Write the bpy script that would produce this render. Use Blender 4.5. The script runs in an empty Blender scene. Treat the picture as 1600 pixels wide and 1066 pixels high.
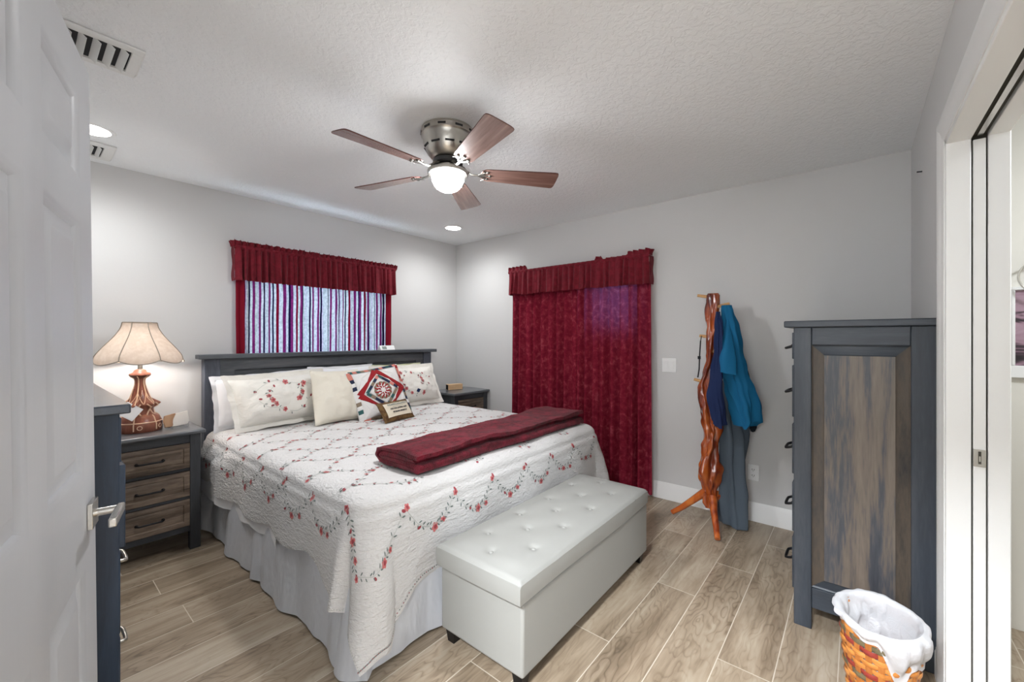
import bpy, bmesh, math, random
from mathutils import Vector, Matrix, noise as mn
from math import sin, cos, pi, hypot, atan2, sqrt, radians, floor

S = bpy.context.scene
COL = S.collection

# ------------------------------------------------------------------ camera, world, exposure
CAM_H, CEIL = 1.32, 2.44
cam = bpy.data.cameras.new('camera')
cam.sensor_width = 36.0
cam.lens = 646.16 * 36 / 1600
cam.shift_y = -4.8 / 1600
cam.clip_start = 0.02
camo = bpy.data.objects.new('camera', cam)
COL.objects.link(camo)
camo.location = (0, 0, CAM_H)
camo.rotation_euler = (radians(90), 0, -(radians(90) - atan2(0.6396, 0.7687)))
S.camera = camo

WORLD_STRENGTH = 3.0
w = bpy.data.worlds.new('daylight')
S.world = w
w.use_nodes = True
w.node_tree.nodes['Background'].inputs[0].default_value = (0.72, 0.85, 1.0, 1)
w.node_tree.nodes['Background'].inputs[1].default_value = WORLD_STRENGTH

S.view_settings.view_transform = 'Standard'
S.view_settings.look = 'None'
S.view_settings.gamma = 1
S.view_settings.use_curve_mapping = False
S.view_settings.exposure = 2.30
S.cycles.max_bounces = 8
S.cycles.diffuse_bounces = 5
S.cycles.transparent_max_bounces = 8
S.cycles.caustics_reflective = False
S.cycles.caustics_refractive = False
S.cycles.sample_clamp_indirect = 4.0

FAN_GLOBE, FAN_DOWN, CAN_LENS, CAN_AREA, LAMP_BULB, BATH_FILL, HALL_FILL = 23.0, 1.6, 5.0, 1.7, 3.4, 28.0, 140.0

# ------------------------------------------------------------------ helpers
def lin(c):
    c = c / 255
    return c / 12.92 if c <= 0.04045 else ((c + 0.055) / 1.055) ** 2.4
def rgb(r, g, b): return (lin(r), lin(g), lin(b), 1)

class NT:
    def __init__(s, name):
        s.m = bpy.data.materials.new(name); s.m.use_nodes = True
        s.t = s.m.node_tree; s.t.nodes.clear()
        s.out = s.t.nodes.new('ShaderNodeOutputMaterial')
    def n(s, typ, props=None, **ins):
        nd = s.t.nodes.new('ShaderNode' + typ)
        for k, v in (props or {}).items(): setattr(nd, k, v)
        for k, v in ins.items():
            k = k.replace('_', ' ') if not k.startswith('i') or not k[1:].isdigit() else int(k[1:])
            sock = nd.inputs[k]
            if isinstance(v, bpy.types.NodeSocket): s.t.links.new(v, sock)
            else: sock.default_value = v
        return nd
    def math(s, op, a, b=0.0, c=0.0):
        return s.n('Math', {'operation': op}, i0=a, i1=b, i2=c).outputs[0]
    def ramp(s, fac, stops, interp='LINEAR'):
        nd = s.n('ValToRGB', None, Fac=fac)
        cr = nd.color_ramp; cr.interpolation = interp
        while len(cr.elements) > 1: cr.elements.remove(cr.elements[-1])
        cr.elements[0].position, cr.elements[0].color = stops[0]
        for p, c in stops[1:]:
            e = cr.elements.new(p); e.color = c
        return nd.outputs[0]
    def mix(s, fac, a, b, blend='MIX'):
        nd = s.n('Mix', {'data_type': 'RGBA', 'blend_type': blend})
        for i, v in ((0, fac), (6, a), (7, b)):
            if isinstance(v, bpy.types.NodeSocket): s.t.links.new(v, nd.inputs[i])
            else: nd.inputs[i].default_value = v
        return nd.outputs[2]
    def coord(s, scale=(1, 1, 1), which='Object', rot=(0, 0, 0)):
        tc = s.n('TexCoord')
        return s.n('Mapping', None, Vector=tc.outputs[which], Scale=scale, Rotation=rot).outputs[0]
    def noise(s, vec, scale=5, detail=3, rough=.5, dist=0.0):
        return s.n('TexNoise', None, Vector=vec, Scale=scale, Detail=detail, Roughness=rough, Distortion=dist).outputs[0]
    def bump(s, h, strength=.3, dist=.01):
        return s.n('Bump', None, Height=h, Strength=strength, Distance=dist).outputs[0]
    def bsdf(s, color, rough=.5, metal=0, normal=None, **kw):
        b = s.n('BsdfPrincipled', None, Base_Color=color, Roughness=rough, Metallic=metal)
        if normal is not None: s.t.links.new(normal, b.inputs['Normal'])
        for k, v in kw.items(): b.inputs[k.replace('_', ' ')].default_value = v
        return b
    def done(s, shader):
        s.t.links.new(shader.outputs[0], s.out.inputs[0]); return s.m

def plain(name, color, rough=.5, metal=0, bump=None, var=0.0, **kw):
    n = NT(name)
    nrm = None
    col = color
    if bump or var:
        co = n.coord()
    if var:
        f = n.noise(co, 9, 3)
        col = n.mix(f, tuple(c * (1 - var) for c in color[:3]) + (1,), tuple(min(1, c * (1 + var)) for c in color[:3]) + (1,))
    if bump:
        nrm = n.bump(n.noise(co, bump[0], 3), bump[1], bump[2] if len(bump) > 2 else .004)
    return n.done(n.bsdf(col, rough, metal, nrm, **kw))

def emit(name, color, strength):
    n = NT(name)
    return n.done(n.n('Emission', None, Color=color, Strength=strength))

class MB:
    def __init__(s): s.v, s.f, s.m, s.sm = [], [], [], []
    def add(s, verts, faces, mi=0, smooth=True):
        o = len(s.v); s.v += [tuple(p) for p in verts]
        for f in faces:
            s.f.append(tuple(i + o for i in f)); s.m.append(mi); s.sm.append(smooth)
    def box(s, x0, x1, y0, y1, z0, z1, mi=0, M=None):
        vs = [Vector((x, y, z)) for z in (z0, z1) for y in (y0, y1) for x in (x0, x1)]
        if M: vs = [M @ p for p in vs]
        s.add(vs, [(0, 2, 3, 1), (4, 5, 7, 6), (0, 1, 5, 4), (2, 6, 7, 3), (0, 4, 6, 2), (1, 3, 7, 5)], mi, False)
        return s
    def grid(s, fn, nu, nv, mi=0, cu=False, cv=False, flip=False):
        vs = [fn(i / nu, j / nv) for j in range(nv + (0 if cv else 1)) for i in range(nu + (0 if cu else 1))]
        W = nu + (0 if cu else 1); Hh = nv + (0 if cv else 1)
        fs = []
        for j in range(nv):
            for i in range(nu):
                a, b = j * W + i, j * W + (i + 1) % W
                c, d = ((j + 1) % Hh) * W + (i + 1) % W, ((j + 1) % Hh) * W + i
                fs.append((a, d, c, b) if flip else (a, b, c, d))
        s.add(vs, fs, mi); return s
    def lathe(s, prof, n=32, c=(0, 0, 0), mi=0, rfn=None):
        vs = []
        for k, (r, z) in enumerate(prof):
            for i in range(n):
                t = 2 * pi * i / n
                rr = r * (rfn(t, k, z) if rfn else 1)
                vs.append((c[0] + rr * cos(t), c[1] + rr * sin(t), c[2] + z))
        fs = []
        up = prof[-1][1] > prof[0][1]
        for k in range(len(prof) - 1):
            for i in range(n):
                a, b = k * n + i, k * n + (i + 1) % n
                q = (a, b, b + n, a + n)
                fs.append(q if up else q[::-1])
        s.add(vs, fs, mi); return s
    def tube(s, pts, r, n=8, mi=0, caps=True, flat=1.0):
        P = [Vector(p) for p in pts]
        rs = r if isinstance(r, (list, tuple)) else [r] * len(P)
        vs = []; up = Vector((0, 0, 1)); prev = None
        for i, p in enumerate(P):
            t = (P[min(i + 1, len(P) - 1)] - P[max(i - 1, 0)]).normalized()
            if prev is None:
                a = t.cross(up)
                if a.length < 1e-3: a = t.cross(Vector((1, 0, 0)))
            else:
                a = prev - t * prev.dot(t)
            a.normalize(); prev = a
            b = t.cross(a)
            for k in range(n):
                th = 2 * pi * k / n
                vs.append(p + (a * cos(th) + b * sin(th) * flat) * rs[i])
        fs = []
        for i in range(len(P) - 1):
            for k in range(n):
                q = i * n + k; w_ = i * n + (k + 1) % n
                fs.append((q, w_, w_ + n, q + n))
        if caps:
            fs.append(tuple(range(n))[::-1]); fs.append(tuple(range((len(P) - 1) * n, len(P) * n)))
        s.add(vs, fs, mi); return s
    def prism(s, poly, z0, z1, mi=0, M=None, smooth=False):
        n = len(poly)
        vs = [Vector((x, y, z0)) for x, y in poly] + [Vector((x, y, z1)) for x, y in poly]
        if M: vs = [M @ p for p in vs]
        fs = [tuple(range(n))[::-1], tuple(range(n, 2 * n))] + [(i, (i + 1) % n, n + (i + 1) % n, n + i) for i in range(n)]
        s.add(vs, fs, mi, smooth); return s
    def ball(s, c, r, n=12, m=8, mi=0, sc=(1, 1, 1)):
        s.grid(lambda u, v: (c[0] + r * sc[0] * sin(pi * v) * cos(2 * pi * u), c[1] + r * sc[1] * sin(pi * v) * sin(2 * pi * u), c[2] - r * sc[2] * cos(pi * v)), n, m, mi, cu=True)
        return s

def mk(name, mb, mats, parent=None, loc=(0, 0, 0), rot=(0, 0, 0), bevel=0, seg=2, sharp=38, sub=0, solid=0, weld=True):
    me = bpy.data.meshes.new(name)
    me.from_pydata([tuple(p) for p in mb.v], [], mb.f)
    mats = mats if isinstance(mats, (list, tuple)) else [mats]
    for m in mats: me.materials.append(m)
    me.polygons.foreach_set('material_index', mb.m)
    me.polygons.foreach_set('use_smooth', [True] * len(mb.f))
    me.update(); me.validate()
    if weld:
        bm = bmesh.new(); bm.from_mesh(me)
        bmesh.ops.remove_doubles(bm, verts=bm.verts, dist=1e-5)
        bm.to_mesh(me); bm.free()
    me.set_sharp_from_angle(angle=radians(sharp))
    o = bpy.data.objects.new(name, me)
    COL.objects.link(o)
    o.parent = parent
    o.location = loc; o.rotation_euler = rot
    if solid:
        md = o.modifiers.new('thick', 'SOLIDIFY'); md.thickness = solid; md.offset = 0
    if bevel:
        md = o.modifiers.new('bevel', 'BEVEL'); md.width = bevel; md.segments = seg; md.limit_method = 'ANGLE'; md.angle_limit = radians(40)
        md.harden_normals = False
    if sub:
        md = o.modifiers.new('sub', 'SUBSURF'); md.levels = sub; md.render_levels = sub
    return o

def thing(name, label, cat, loc=(0, 0, 0), rot=(0, 0, 0), group=None):
    o = bpy.data.objects.new(name, None); COL.objects.link(o)
    o.empty_display_size = .1
    o.location = loc; o.rotation_euler = rot
    return tag(o, label, cat, group)
def tag(o, label, cat, group=None):
    o['label'] = label; o['category'] = cat
    if group: o['group'] = group
    return o
def struct(name, mb, mats, parent=None, **k):
    o = mk(name, mb, mats, parent, **k)
    if parent is None: o['kind'] = 'structure'
    return o
def copy_tree(o, parent=None):
    c = o.copy(); COL.objects.link(c)
    c.parent = parent
    for ch in list(o.children): copy_tree(ch, c)
    return c
def sm(t): t = max(0, min(1, t)); return t * t * (3 - 2 * t)
def lerp(a, b, t): return a + (b - a) * t
def spline(tab, x):
    n_ = len(tab)
    for i in range(n_ - 1):
        if x <= tab[i + 1][0] or i == n_ - 2:
            (xa, a), (xb, b) = tab[i], tab[i + 1]
            ma = (b - tab[i - 1][1]) / (xb - tab[i - 1][0]) if i else (b - a) / (xb - xa)
            mb_ = (tab[i + 2][1] - a) / (tab[i + 2][0] - xa) if i < n_ - 2 else (b - a) / (xb - xa)
            h = xb - xa; t = (x - xa) / h
            return (2*t**3 - 3*t*t + 1) * a + (t**3 - 2*t*t + t) * h * ma + (-2*t**3 + 3*t*t) * b + (t**3 - t*t) * h * mb_
def nz(x, y=0, z=0): return mn.noise(Vector((x, y, z)))
def interp(tab, z):
    for (a, va), (b, vb) in zip(tab, tab[1:]):
        if z <= b or (b, vb) == tab[-1]:
            t = sm((z - a) / (b - a)) if b != a else 0
            if isinstance(va, (tuple, list)): return [lerp(p, q, t) for p, q in zip(va, vb)]
            return lerp(va, vb, t)

# ------------------------------------------------------------------ materials
def wall_paint(name, col, bs=.12):
    n = NT(name); co = n.coord()
    h = n.noise(co, 70, 4, .6)
    return n.done(n.bsdf(col, .72, 0, n.bump(h, bs, .003)))
M_WALL = wall_paint('warm_grey_wall_paint', (0.615, 0.612, 0.607, 1))
M_BATHWALL = wall_paint('cream_wall_paint', (0.70, 0.68, 0.62, 1))
M_TRIM = plain('white_trim_paint', (0.80, 0.80, 0.79, 1), .32)
M_DARKGAP = plain('dark_recess', (0.05, 0.045, 0.035, 1), .8)

def ceiling_mat():
    n = NT('knockdown_ceiling'); co = n.coord()
    a = n.noise(co, 42, 3, .55, .6)
    b = n.ramp(a, [(.42, (0, 0, 0, 1)), (.56, (1, 1, 1, 1))])
    return n.done(n.bsdf((0.845, 0.86, 0.87, 1), .55, 0, n.bump(b, .30, .006)))
M_CEIL = ceiling_mat()

def floor_mat():
    n = NT('wood_look_plank_tile')
    g = n.n('NewGeometry'); sx = n.n('SeparateXYZ', None, Vector=g.outputs['Position'])
    X, Y = sx.outputs[0], sx.outputs[1]
    PW, PL = 0.1925, 1.22
    ry = n.math('DIVIDE', n.math('SUBTRACT', Y, 0.247), PW)
    row = n.math('FLOOR', ry); fy = n.math('SUBTRACT', ry, row)
    known = {0: .631, 1: .197, 2: 1.003, 3: .43, 4: 1.19, 8: .855, 9: .18, 10: 1.1, 11: .53, 12: .05, 13: .48}
    random.seed(4)
    stops = []
    for k in range(-5, 22):
        off = known.get(k, random.uniform(0, 1.22)) / PL % 1
        stops.append(((k + 5) / 28, (off, off, off, 1)))
    off = n.ramp(n.math('DIVIDE', n.math('ADD', row, 5.5), 28), stops, 'CONSTANT')
    xx = n.math('SUBTRACT', n.math('DIVIDE', X, PL), off)
    ix = n.math('FLOOR', xx); fx = n.math('SUBTRACT', xx, ix)
    ey = n.math('MULTIPLY', n.math('MINIMUM', fy, n.math('SUBTRACT', 1.0, fy)), PW)
    ex = n.math('MULTIPLY', n.math('MINIMUM', fx, n.math('SUBTRACT', 1.0, fx)), PL)
    e = n.math('MINIMUM', ex, ey)
    grout = n.math('LESS_THAN', e, 0.0019)
    idv = n.n('CombineXYZ', None, X=row, Y=ix).outputs[0]
    wn = n.n('TexWhiteNoise', {'noise_dimensions': '3D'}, Vector=idv)
    rnd = wn.outputs[0]; rcol = wn.outputs[1]
    shift = n.n('VectorMath', {'operation': 'SCALE'}, Vector=rcol, Scale=37.0).outputs[0]
    pos = n.n('VectorMath', {'operation': 'ADD'}, i0=g.outputs['Position'], i1=shift).outputs[0]
    m1 = n.n('Mapping', None, Vector=pos, Scale=(1.5, 9, 1)).outputs[0]
    m2 = n.n('Mapping', None, Vector=pos, Scale=(5, 75, 1)).outputs[0]
    m3 = n.n('Mapping', None, Vector=pos, Scale=(1.1, 4.2, 1)).outputs[0]
    broad = n.noise(m1, 1.2, 4, .55, .4)
    fine = n.noise(m2, 1.0, 3, .6)
    warp = n.n('TexNoise', None, Vector=n.n('Mapping', None, Vector=pos, Scale=(1.6, 5.0, 1)).outputs[0], Scale=1.0, Detail=3.0, Roughness=.55).outputs[0]
    lines = n.math('FRACT', n.math('MULTIPLY', warp, 22.0))
    ring = n.ramp(lines, [(.0, (0, 0, 0, 1)), (.22, (.75, .75, .75, 1)), (.55, (1, 1, 1, 1)), (.9, (.8, .8, .8, 1)), (1, (0, 0, 0, 1))])
    mask = n.ramp(n.noise(m3, .9, 2), [(.40, (.18, .18, .18, 1)), (.60, (1, 1, 1, 1))])
    t = n.math('ADD', n.math('MULTIPLY', broad, .74), n.math('MULTIPLY', fine, .26))
    t = n.math('ADD', t, n.math('MULTIPLY', n.math('MULTIPLY', n.math('SUBTRACT', ring, .8), mask), .15))
    t = n.math('ADD', t, n.math('MULTIPLY', n.math('SUBTRACT', rnd, .5), .14))
    base = n.ramp(t, [(.24, rgb(100, 86, 70)), (.40, rgb(132, 116, 97)), (.52, rgb(154, 138, 118)), (.66, rgb(172, 159, 140)), (.84, rgb(190, 180, 165))])
    col = n.mix(grout, base, rgb(196, 186, 170))
    bh = n.math('SUBTRACT', 1.0, grout)
    nrm = n.bump(bh, .35, .0015)
    rough = n.math('ADD', .30, n.math('MULTIPLY', fine, .14))
    b = n.bsdf(col, .36, 0, nrm)
    n.t.links.new(rough, b.inputs['Roughness'])
    return n.done(b)
M_FLOOR = floor_mat()

def stain(name, cols, scale, rough=.42, seed=0.0, coat=0.0, big=1.0):
    """stained timber: grain runs along the axis with the smallest scale"""
    n = NT(name); co0 = n.coord()
    co = n.n('Mapping', None, Vector=co0, Scale=scale, Location=(seed, seed * .7, seed * 1.3)).outputs[0]
    co2 = n.n('Mapping', None, Vector=co0, Scale=tuple(s * 9 for s in scale)).outputs[0]
    a = n.noise(co, big, 4, .6, .5); b = n.noise(co2, 1.5, 3, .6)
    t = n.math('ADD', n.math('MULTIPLY', a, .78), n.math('MULTIPLY', b, .22))
    col = n.ramp(t, cols)
    return n.done(n.bsdf(col, rough, 0, n.bump(b, .12, .002), Specular_IOR_Level=.4, Coat_Weight=coat, Coat_Roughness=.22))
DARKS = [(.3, rgb(34, 40, 48)), (.5, rgb(48, 55, 64)), (.68, rgb(68, 72, 78))]
M_FRAME_V = stain('charcoal_blue_stain', DARKS, (10, 10, 1.2))
M_FRAME_H = stain('charcoal_blue_stain_along', DARKS, (1.2, 10, 10))
M_FRAME_D = stain('charcoal_blue_stain_deep', DARKS, (10, 1.2, 10))
M_TOP = stain('grey_stained_top', [(.3, rgb(62, 66, 72)), (.55, rgb(92, 95, 100)), (.75, rgb(116, 117, 120))], (1.2, 10, 10), .34, coat=.6)
M_DRESS_TOP = stain('navy_stain_top', [(.3, rgb(40, 50, 64)), (.5, rgb(54, 66, 82)), (.7, rgb(70, 82, 98))], (9, 1.0, 9), .34, coat=1.0)
M_DRESS = stain('navy_stain', [(.3, rgb(26, 37, 52)), (.5, rgb(38, 52, 70)), (.7, rgb(52, 68, 88))], (9, 9, 1.0), .4)
BROWN = [(.32, rgb(50, 54, 62)), (.43, rgb(68, 70, 76)), (.50, rgb(100, 91, 83)), (.60, rgb(116, 105, 96)), (.72, rgb(66, 71, 82))]
M_PANEL = stain('weathered_brown_panel', BROWN, (9, 9, .8), .42, 3.1, big=1.1)
M_PANEL_EDGE = stain('rubbed_brown_edge', [(.3, rgb(40, 41, 44)), (.5, rgb(84, 75, 66)), (.7, rgb(56, 55, 56))], (9, 9, 2.0), .42, 1.0)
NSD = [(.30, rgb(46, 42, 40)), (.45, rgb(92, 78, 66)), (.58, rgb(128, 112, 98)), (.75, rgb(150, 134, 118))]
M_NSDRAW = stain('weathered_brown_drawer', NSD, (1.6, 12, 12), .42, 5.0, big=1.3)
M_HEAD = stain('dark_slate_stain', [(.3, rgb(58, 62, 68)), (.52, rgb(86, 90, 95)), (.72, rgb(112, 113, 116))], (1.3, 9, 11), .45, 2.0)
M_HEAD_V = stain('dark_slate_stain_upright', [(.3, rgb(58, 62, 72)), (.52, rgb(86, 91, 102)), (.72, rgb(112, 114, 122))], (9, 9, 1.3), .45, 4.0)
M_BLACK = plain('black_iron', (0.012, 0.012, 0.014, 1), .35, .6)
M_NICKEL = plain('satin_nickel', (0.62, 0.60, 0.56, 1), .26, 1)
M_BRUSHED = plain('brushed_nickel', (0.50, 0.48, 0.44, 1), .30, 1)
M_WHITEPL = plain('white_plastic', (0.82, 0.83, 0.83, 1), .35)
M_VENT = plain('white_vent_enamel', (0.76, 0.76, 0.74, 1), .4)
M_VOID = plain('duct_void', (0.02, 0.02, 0.022, 1), .9)

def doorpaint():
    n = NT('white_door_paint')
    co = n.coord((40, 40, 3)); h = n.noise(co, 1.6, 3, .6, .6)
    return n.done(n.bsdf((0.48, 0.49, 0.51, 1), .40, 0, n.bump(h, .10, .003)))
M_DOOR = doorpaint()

def cloth(name, col, rough=.85, bs=(220, .25, .002), var=None, sheen=0.0, fold=None):
    n = NT(name); co = n.coord()
    h = n.noise(co, bs[0], 3, .6)
    nrm = n.bump(h, bs[1], bs[2])
    c = col
    if var:
        f = n.ramp(n.noise(co, var[1], 4, .6, .5), [(.38, var[0]), (.62, col)])
        c = f
    if fold:
        h2 = n.noise(n.n('Mapping', None, Vector=co, Scale=fold[0]).outputs[0], 1.0, 3, .55, .3)
        nrm2 = n.n('Bump', None, Height=h2, Strength=fold[1], Distance=fold[2], Normal=nrm).outputs[0]
        nrm = nrm2
    return n.done(n.bsdf(c, rough, 0, nrm, Sheen_Weight=sheen, Specular_IOR_Level=.25))
M_RED = cloth('crimson_jacquard', rgb(120, 24, 40), .8, (160, .3, .002), (rgb(100, 16, 30), 26), .06)
M_REDBAND = cloth('crimson_jacquard_edge', rgb(150, 30, 48), .8, (160, .3, .002), (rgb(120, 16, 32), 26), .25)
M_THROW = cloth('crimson_chenille', rgb(120, 18, 40), .95, (150, 1.0, .009), (rgb(78, 6, 22), 16), .10)
M_CREAM = cloth('cream_cotton', rgb(227, 224, 217), .85, (140, .15, .002), fold=((7, 7, 12), .6, .025))
M_CREAM2 = cloth('ivory_cotton', rgb(224, 218, 204), .85, (140, .15, .002), fold=((6, 6, 9), .55, .025))
M_WHITE = cloth('white_cotton', rgb(232, 233, 236), .85, (140, .15, .002), fold=((6, 6, 9), .35, .02))
M_GREENCOT = cloth('pale_green_cotton', rgb(205, 208, 178), .85)
M_LEATHER = cloth('white_faux_leather', rgb(148, 148, 144), .6, (300, .12, .001))
M_SKIRT = cloth('silver_grey_sateen', rgb(204, 207, 213), .42, (400, .06, .001), fold=((9, 9, 3.5), .6, .025))
M_TEAL = cloth('teal_jersey', rgb(20, 98, 140), .85, (300, .2, .001))
M_NAVY = cloth('navy_cotton', rgb(28, 42, 80), .85, (300, .2, .001))
M_GREYCL = cloth('charcoal_grey_fleece', rgb(78, 88, 98), .9, (300, .2, .001))
M_DKCL = cloth('near_black_cotton', rgb(30, 36, 44), .9)
def quilt_mat():
    n = NT('crinkled_white_quilt'); co = n.coord()
    a = n.noise(n.n('Mapping', None, Vector=co, Scale=(26, 26, 85)).outputs[0], 1.0, 3, .6, .7)
    b = n.noise(co, 75, 2, .5)
    h = n.math('ADD', n.math('MULTIPLY', a, .7), n.math('MULTIPLY', b, .3))
    return n.done(n.bsdf(rgb(211, 210, 209), .85, 0, n.bump(h, 1.0, .011), Specular_IOR_Level=.2))
M_QUILT = quilt_mat()
M_ROSE = plain('rose_thread', rgb(196, 112, 110), .8)
M_ROSED = plain('dark_rose_thread', rgb(152, 62, 70), .8)
M_LEAF = plain('dark_green_thread', rgb(104, 116, 112), .8)
M_VINE = plain('sage_thread', rgb(176, 180, 174), .8)
EMB = [M_VINE, M_LEAF, M_ROSE, M_ROSED]

# ------------------------------------------------------------------ room shell
W1, W2, W3, W4 = 3.72, 3.415, -0.252, -0.14
T = .14
def wall_with_hole(axis, plane, t, a0, a1, z0, z1, holes):
    """wall box in the plane axis=plane..plane+t with rectangular holes [(a,b,za,zb)]"""
    mb = MB()
    def bx(p, q, zp, zq):
        if q - p < 1e-4 or zq - zp < 1e-4: return
        lo, hi = min(plane, plane + t), max(plane, plane + t)
        if axis == 'y': mb.box(p, q, lo, hi, zp, zq)
        else: mb.box(lo, hi, p, q, zp, zq)
    cur = a0
    for (p, q, zp, zq) in sorted(holes):
        bx(cur, p, z0, z1); bx(p, q, z0, zp); bx(p, q, zq, z1); cur = q
    bx(cur, a1, z0, z1)
    return mb
WIN1 = (1.17, 2.40, 1.0, 1.99)
WIN2 = (1.46, 1.90, 1.40, 1.86)
POCKET = (1.185, 2.145, 0.0, 2.03)
ENTRY = (-0.205, 0.715, 0.0, 2.05)
struct('wall_north', wall_with_hole('y', W1, T, W4 - T, W2 + T, 0, CEIL, [WIN1]), M_WALL)
struct('wall_east', wall_with_hole('x', W2, T, W3 - T, W1, 0, CEIL, [WIN2]), M_WALL)
struct('wall_south', wall_with_hole('y', W3, -T, W4 - T, W2, 0, CEIL, [(1.185, 2.145, 0, 2.03)]), M_WALL)
struct('wall_west', wall_with_hole('x', W4, -T, W3, W1, 0, CEIL, [ENTRY]), M_WALL)
HX0, HY0, HY1 = -1.75, -1.1, 1.9          # the hall outside the bedroom door
BX0, BX1, BY0 = .6, 2.9, -2.3             # the bathroom beyond the pocket door
struct('floor', MB().box(HX0 - .1, W2 + T, BY0 - .1, W1 + T, -.1, 0), M_FLOOR)
struct('ceiling', MB().box(HX0 - .1, W2 + T, BY0 - .1, W1 + T, CEIL, CEIL + .1), M_CEIL)
mb = MB(); mb.box(HX0 - .1, HX0, HY0, HY1, 0, CEIL)
struct('wall_hall_west', mb, M_WALL)
struct('wall_hall_south', MB().box(HX0, W4 - T, HY0 - .1, HY0, 0, CEIL), M_WALL)
struct('wall_hall_north', MB().box(HX0, W4 - T, HY1, HY1 + .1, 0, CEIL), M_WALL)
struct('wall_hall_east', MB().box(W4 - T, W4 - T + .1, HY0, W3 - T, 0, CEIL), M_WALL)
struct('wall_bath_east', MB().box(BX1, BX1 + .1, BY0, W3 - T, 0, CEIL), M_BATHWALL)
struct('wall_bath_south', MB().box(BX0, BX1, BY0 - .1, BY0, 0, CEIL), M_BATHWALL)
struct('wall_bath_west', MB().box(BX0 - .1, BX0, BY0, W3 - T, 0, CEIL), M_BATHWALL)

# baseboards
def baseboard_prof(h=.135, t=.016):
    return [(0, 0), (t, 0), (t, h * .70), (t * .8, h * .76), (t * .8, h * .80), (t * .62, h * .86), (t * .45, h * .95), (t * .3, h), (0, h)]
def baseboard(name, p, q, nrm):
    mb = MB(); pr = baseboard_prof(); n_ = len(pr)
    P, Q, N = Vector(p), Vector(q), Vector(nrm)
    vs = [P + N * a + Vector((0, 0, z)) for a, z in pr] + [Q + N * a + Vector((0, 0, z)) for a, z in pr]
    fs = [(i, (i + 1) % n_, n_ + (i + 1) % n_, n_ + i) for i in range(n_)] + [tuple(range(n_))[::-1], tuple(range(n_, 2 * n_))]
    mb.add(vs, fs, 0, False)
    o = struct(name, mb, M_TRIM)
    bm = bmesh.new(); bm.from_mesh(o.data); bmesh.ops.recalc_face_normals(bm, faces=bm.faces); bm.to_mesh(o.data); bm.free()
baseboard('baseboard_north', (W4, W1, 0), (W2, W1, 0), (0, -1, 0))
baseboard('baseboard_east', (W2, W3, 0), (W2, W1, 0), (-1, 0, 0))
baseboard('baseboard_south', (2.235, W3, 0), (W2, W3, 0), (0, 1, 0))
baseboard('baseboard_west', (W4, .80, 0), (W4, W1, 0), (1, 0, 0))

# pocket-door opening: casing, split jambs, door
def casing(name, x0, x1, ztop, ya, out, wdt=.088, dirs=1):
    """three-sided casing on the wall face y=ya, protruding to 'out'; tapered to the opening"""
    mb = MB()
    def leg(xi, xo):
        a = [(xi, ya), (xi, ya + out * .45), (lerp(xi, xo, .12), ya + out * .62), (lerp(xi, xo, .55), ya + out * .72), (lerp(xi, xo, .72), ya + out), (lerp(xi, xo, .95), ya + out), (xo, ya + out * .85), (xo, ya)]
        vs = []
        for z_in in (0, 1):
            for (x, y) in a:
                f = (x - xi) / (xo - xi)
                z = 0 if z_in == 0 else ztop + f * wdt
                vs.append((x, y, z))
        n_ = len(a)
        mb.add(vs, [(i, (i + 1) % n_, n_ + (i + 1) % n_, n_ + i) for i in range(n_)] + [tuple(range(n_))], 0, False)
    leg(x1, x1 + wdt); leg(x0, x0 - wdt)
    prof = [(0, 0), (0, .45), (.12, .62), (.55, .72), (.72, 1), (.95, 1), (1, .85), (1, 0)]
    vs = []
    for e in (0, 1):
        for f, o_ in prof:
            x = (x0 - f * wdt) if e == 0 else (x1 + f * wdt)
            vs.append((x, ya + out * o_, ztop + f * wdt))
    n_ = len(prof)
    mb.add(vs, [(i, (i + 1) % n_, n_ + (i + 1) % n_, n_ + i) for i in range(n_)], 0, False)
    o = struct(name, mb, M_TRIM)
    bm = bmesh.new(); bm.from_mesh(o.data); bmesh.ops.recalc_face_normals(bm, faces=bm.faces); bm.to_mesh(o.data); bm.free()
    return o
PX0, PX1, PZ = POCKET[0], POCKET[1], POCKET[3]
casing('trim_1', PX0, PX1, PZ, W3, .019)
casing('trim_2', PX0, PX1, PZ, W3 - T, -.019)
mb = MB()
for (ya, yb) in ((-.308, W3 + .006), (W3 - T - .006, -.347)):
    mb.box(PX1 - .018, PX1, ya, yb, 0, PZ); mb.box(PX0, PX1, ya, yb, PZ - .018, PZ); mb.box(PX0, PX0 + .018, ya, yb, 0, PZ)
struct('trim_3', mb, M_TRIM, bevel=.002)
mb = MB(); mb.box(PX0, PX1 + .02, -.346, -.309, PZ - .004, PZ + .05)
mb.box(PX1 - .004, PX1, -.3465, -.3085, 0, PZ)
struct('trim_4', mb, M_DARKGAP)
mb = MB(); mb.box(PX0 + .02, PX1 - .02, -.334, -.320, PZ - .014, PZ - .004)
struct('trim_6', mb, M_NICKEL)
d2 = struct('door_2', MB().box(PX1 - .017, PX1 - .0045, -.3425, -.3125, .01, PZ - .022), M_TRIM, bevel=.002)
mb = MB(); mb.box(PX1 - .0195, PX1 - .016, -.3425, -.3125, .875, .935)
ep = mk('edge_pull', mb, M_NICKEL, d2, bevel=.001)
ep['label'] = 'satin nickel edge pull plate'
mk('pull_slot', MB().box(PX1 - .0205, PX1 - .019, -.331, -.324, .885, .928), M_DARKGAP, ep)
mk('pull_slot', MB().box(PX1 - .0215, PX1 - .0203, -.3295, -.3255, .893, .912), M_NICKEL, ep)

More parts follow.
